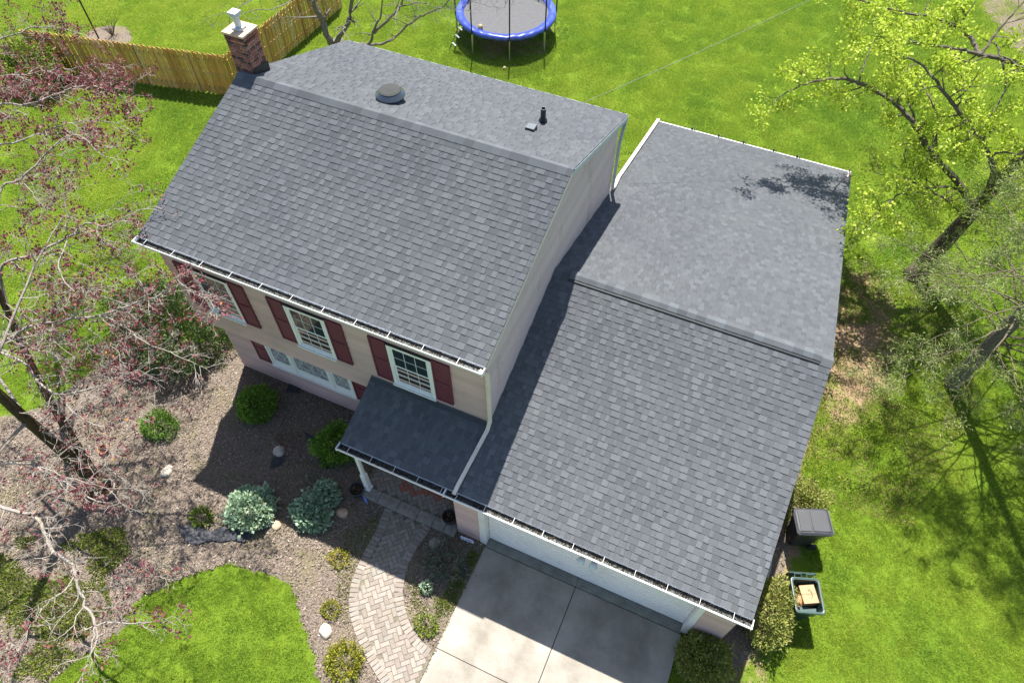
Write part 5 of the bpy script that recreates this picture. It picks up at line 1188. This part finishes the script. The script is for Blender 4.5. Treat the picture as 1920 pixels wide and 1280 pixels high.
# ---- trampoline
TC = np.array([-.35, 19.95]); TZ, TR = 1.02, 2.12
tp = thing('trampoline', 'round blue-edged trampoline with black safety net on the lawn', 'trampoline', (TC[0], TC[1], 0), rotz=R(-62))
q = MB(); q.lathe([(.001, TZ-.02), (TR-.28, TZ-.02), (TR-.28, TZ-.012), (.001, TZ-.012)], n=48); q.build('jumping_mat', 'tramp_mat', tp)
q = MB(); nseg = 96; rr_ = np.random.default_rng(9); vs = []
for k in range(nseg):
    a = 2*math.pi*k/nseg; wv = .018*math.sin(k*1.7)+.012*rr_.normal(); dn = .03*rr_.random()
    for r, z in ((TR-.30, TZ+.005), (TR-.2, TZ+.05+wv), (TR-.05, TZ+.055+wv*.8), (TR+.04, TZ+.015), (TR+.05+.012*rr_.normal(), TZ-.09-dn), (TR+.03, TZ-.09-dn)): vs.append((r*math.cos(a), r*math.sin(a), z))
q.add(vs, [(k*6+i, ((k+1) % nseg)*6+i, ((k+1) % nseg)*6+i+1, k*6+i+1) for k in range(nseg) for i in range(5)]); q.build('safety_pad', 'tramp_blue', tp, smooth=True)
q = MB(); q.lathe([(TR-.02, TZ-.06), (TR+.02, TZ-.06), (TR+.02, TZ-.02), (TR-.02, TZ-.02)], n=48, closed=True); q.build('frame_ring', 'steel', tp)
for k in range(8):
    a = 2*math.pi*(k+.0)/8; c, s = math.cos(a), math.sin(a)
    q = MB(); q.tube([((TR)*c, (TR)*s, TZ-.05), ((TR+.05)*c, (TR+.05)*s, .0)], .024, 8); q.build('leg', 'steel', tp)
    if k % 2 == 0 or True:
        q = MB(); q.tube([((TR+.06)*c, (TR+.06)*s, .35), ((TR+.06)*c, (TR+.06)*s, TZ-.12)], .018, 8); q.build('pole_sleeve', 'steel', tp)
        q = MB(); q.tube([((TR+.06)*c, (TR+.06)*s, TZ-.12), ((TR+.06)*c, (TR+.06)*s, 2.75)], .030, 8); q.build('net_pole', 'black', tp)
q = MB(); vs = []; nn = 64
for z, rr in ((TZ, TR-.27), (1.8, TR-.20), (2.7, TR+.02)):
    for k in range(nn): a = 2*math.pi*k/nn; r = rr+.02*math.cos(8*a); vs.append((r*math.cos(a), r*math.sin(a), z))
q.add(vs, [(i*nn+k, i*nn+(k+1) % nn, (i+1)*nn+(k+1) % nn, (i+1)*nn+k) for i in range(2) for k in range(nn)]); q.build('net', 'net', tp)
ld = thing('ladder', 'small metal ladder leaning on the left side of the trampoline', 'ladder', (0, 0, 0)); la = un(846, 98); lc = TC+(np.array([la[0], la[1]])-TC)/np.linalg.norm(np.array([la[0], la[1]])-TC)*(TR+.08)
ld.location = (la[0], la[1], 0); ln_ = unit(np.array([lc[0]-la[0], lc[1]-la[1], 0])); pr_ = np.array([-ln_[1], ln_[0], 0])*.17; tt = np.array([lc[0]-la[0], lc[1]-la[1], TZ])
for s in (-1, 1): q = MB(); q.tube([pr_*s, tt+pr_*s], .016, 6); q.build('rail', 'black', ld)
for k in (.3, .6, .88): q = MB(); q.bar(tt*k-pr_, tt*k+pr_, .07, .02); q.build('rung', 'steel', ld)
bp = un(901, 55, TZ); q = MB(); q.lathe([(.001, -.11)]+[(.11*math.sin(a), -.11*math.cos(a)) for a in np.linspace(.2, 2.94, 10)]+[(.001, .11)], n=20); o = q.build('ball', 'ball', smooth=True); o.location = (bp[0], bp[1], TZ+.10); tag(o, 'tan ball lying on the trampoline mat', 'ball')
bp = un(946, 131); q = MB(); q.lathe([(.001, -.07)]+[(.07*math.sin(a), -.07*math.cos(a)) for a in np.linspace(.2, 2.94, 8)]+[(.001, .07)], n=16); o = q.build('ball', 'ball', smooth=True); o.location = (bp[0], bp[1], .08); tag(o, 'small tan ball on the grass before the trampoline', 'ball')
# ---- pole beyond the fence
pp_ = un(186, 74); po = thing('garden_pole', 'thin black pole standing at the mulch patch behind the fence', 'pole', pp_); q = MB(); q.tube([(0, 0, -.1), (0, 0, 1.75)], .035, 8); q.build('shaft', 'black', po); q = MB(); q.tube([(0, 0, 1.73), (0, 0, 1.80), (0, 0, 1.83)], [.042, .042, .01], 8); q.build('finial', 'black', po)
# ---- overhead cable
c0 = np.array([6.75, 8.43, 5.62]); c1 = un(1500, -4, 7.2); c2 = c0+(c1-c0)*2.2; q = MB(); q.tube([c0+(c2-c0)*t-np.array([0, 0, .9*t*(1-t)]) for t in np.linspace(0, 1, 24)], .006, 6); tag(q.build('overhead_cable', 'wire'), 'thin grey service cable running from the house over the back lawn', 'cable')
# ---- corner of the neighbouring building
nb = thing('neighbour_shed', 'corner of a tan sided shed at the left edge', 'shed', (-20.6, 6.0, 0)); q = MB(); q.box(-1.6, 1.6, -1.8, 1.4, 0, 2.3); wl = q.build('wall', 'tan_wall', nb)
z = .05
while z < 2.2:
    q = MB(); q.add([(1.6+.018, -1.8, z), (1.6+.018, 1.4, z), (1.603, 1.4, z+.145), (1.603, -1.8, z+.145), (1.601, -1.8, z), (1.601, 1.4, z)], [(0, 1, 2, 3), (4, 5, 1, 0)]); q.build('siding_board', 'tan_wall', wl); z += .15
q = MB(); q.prism([(-2.0, 2.25), (-.2, 2.95), (1.6, 2.25), (1.6, 2.35), (-.2, 3.07), (-2.0, 2.35)], 'x', -1.8, 1.8); q.build('roof', 'deck', nb)
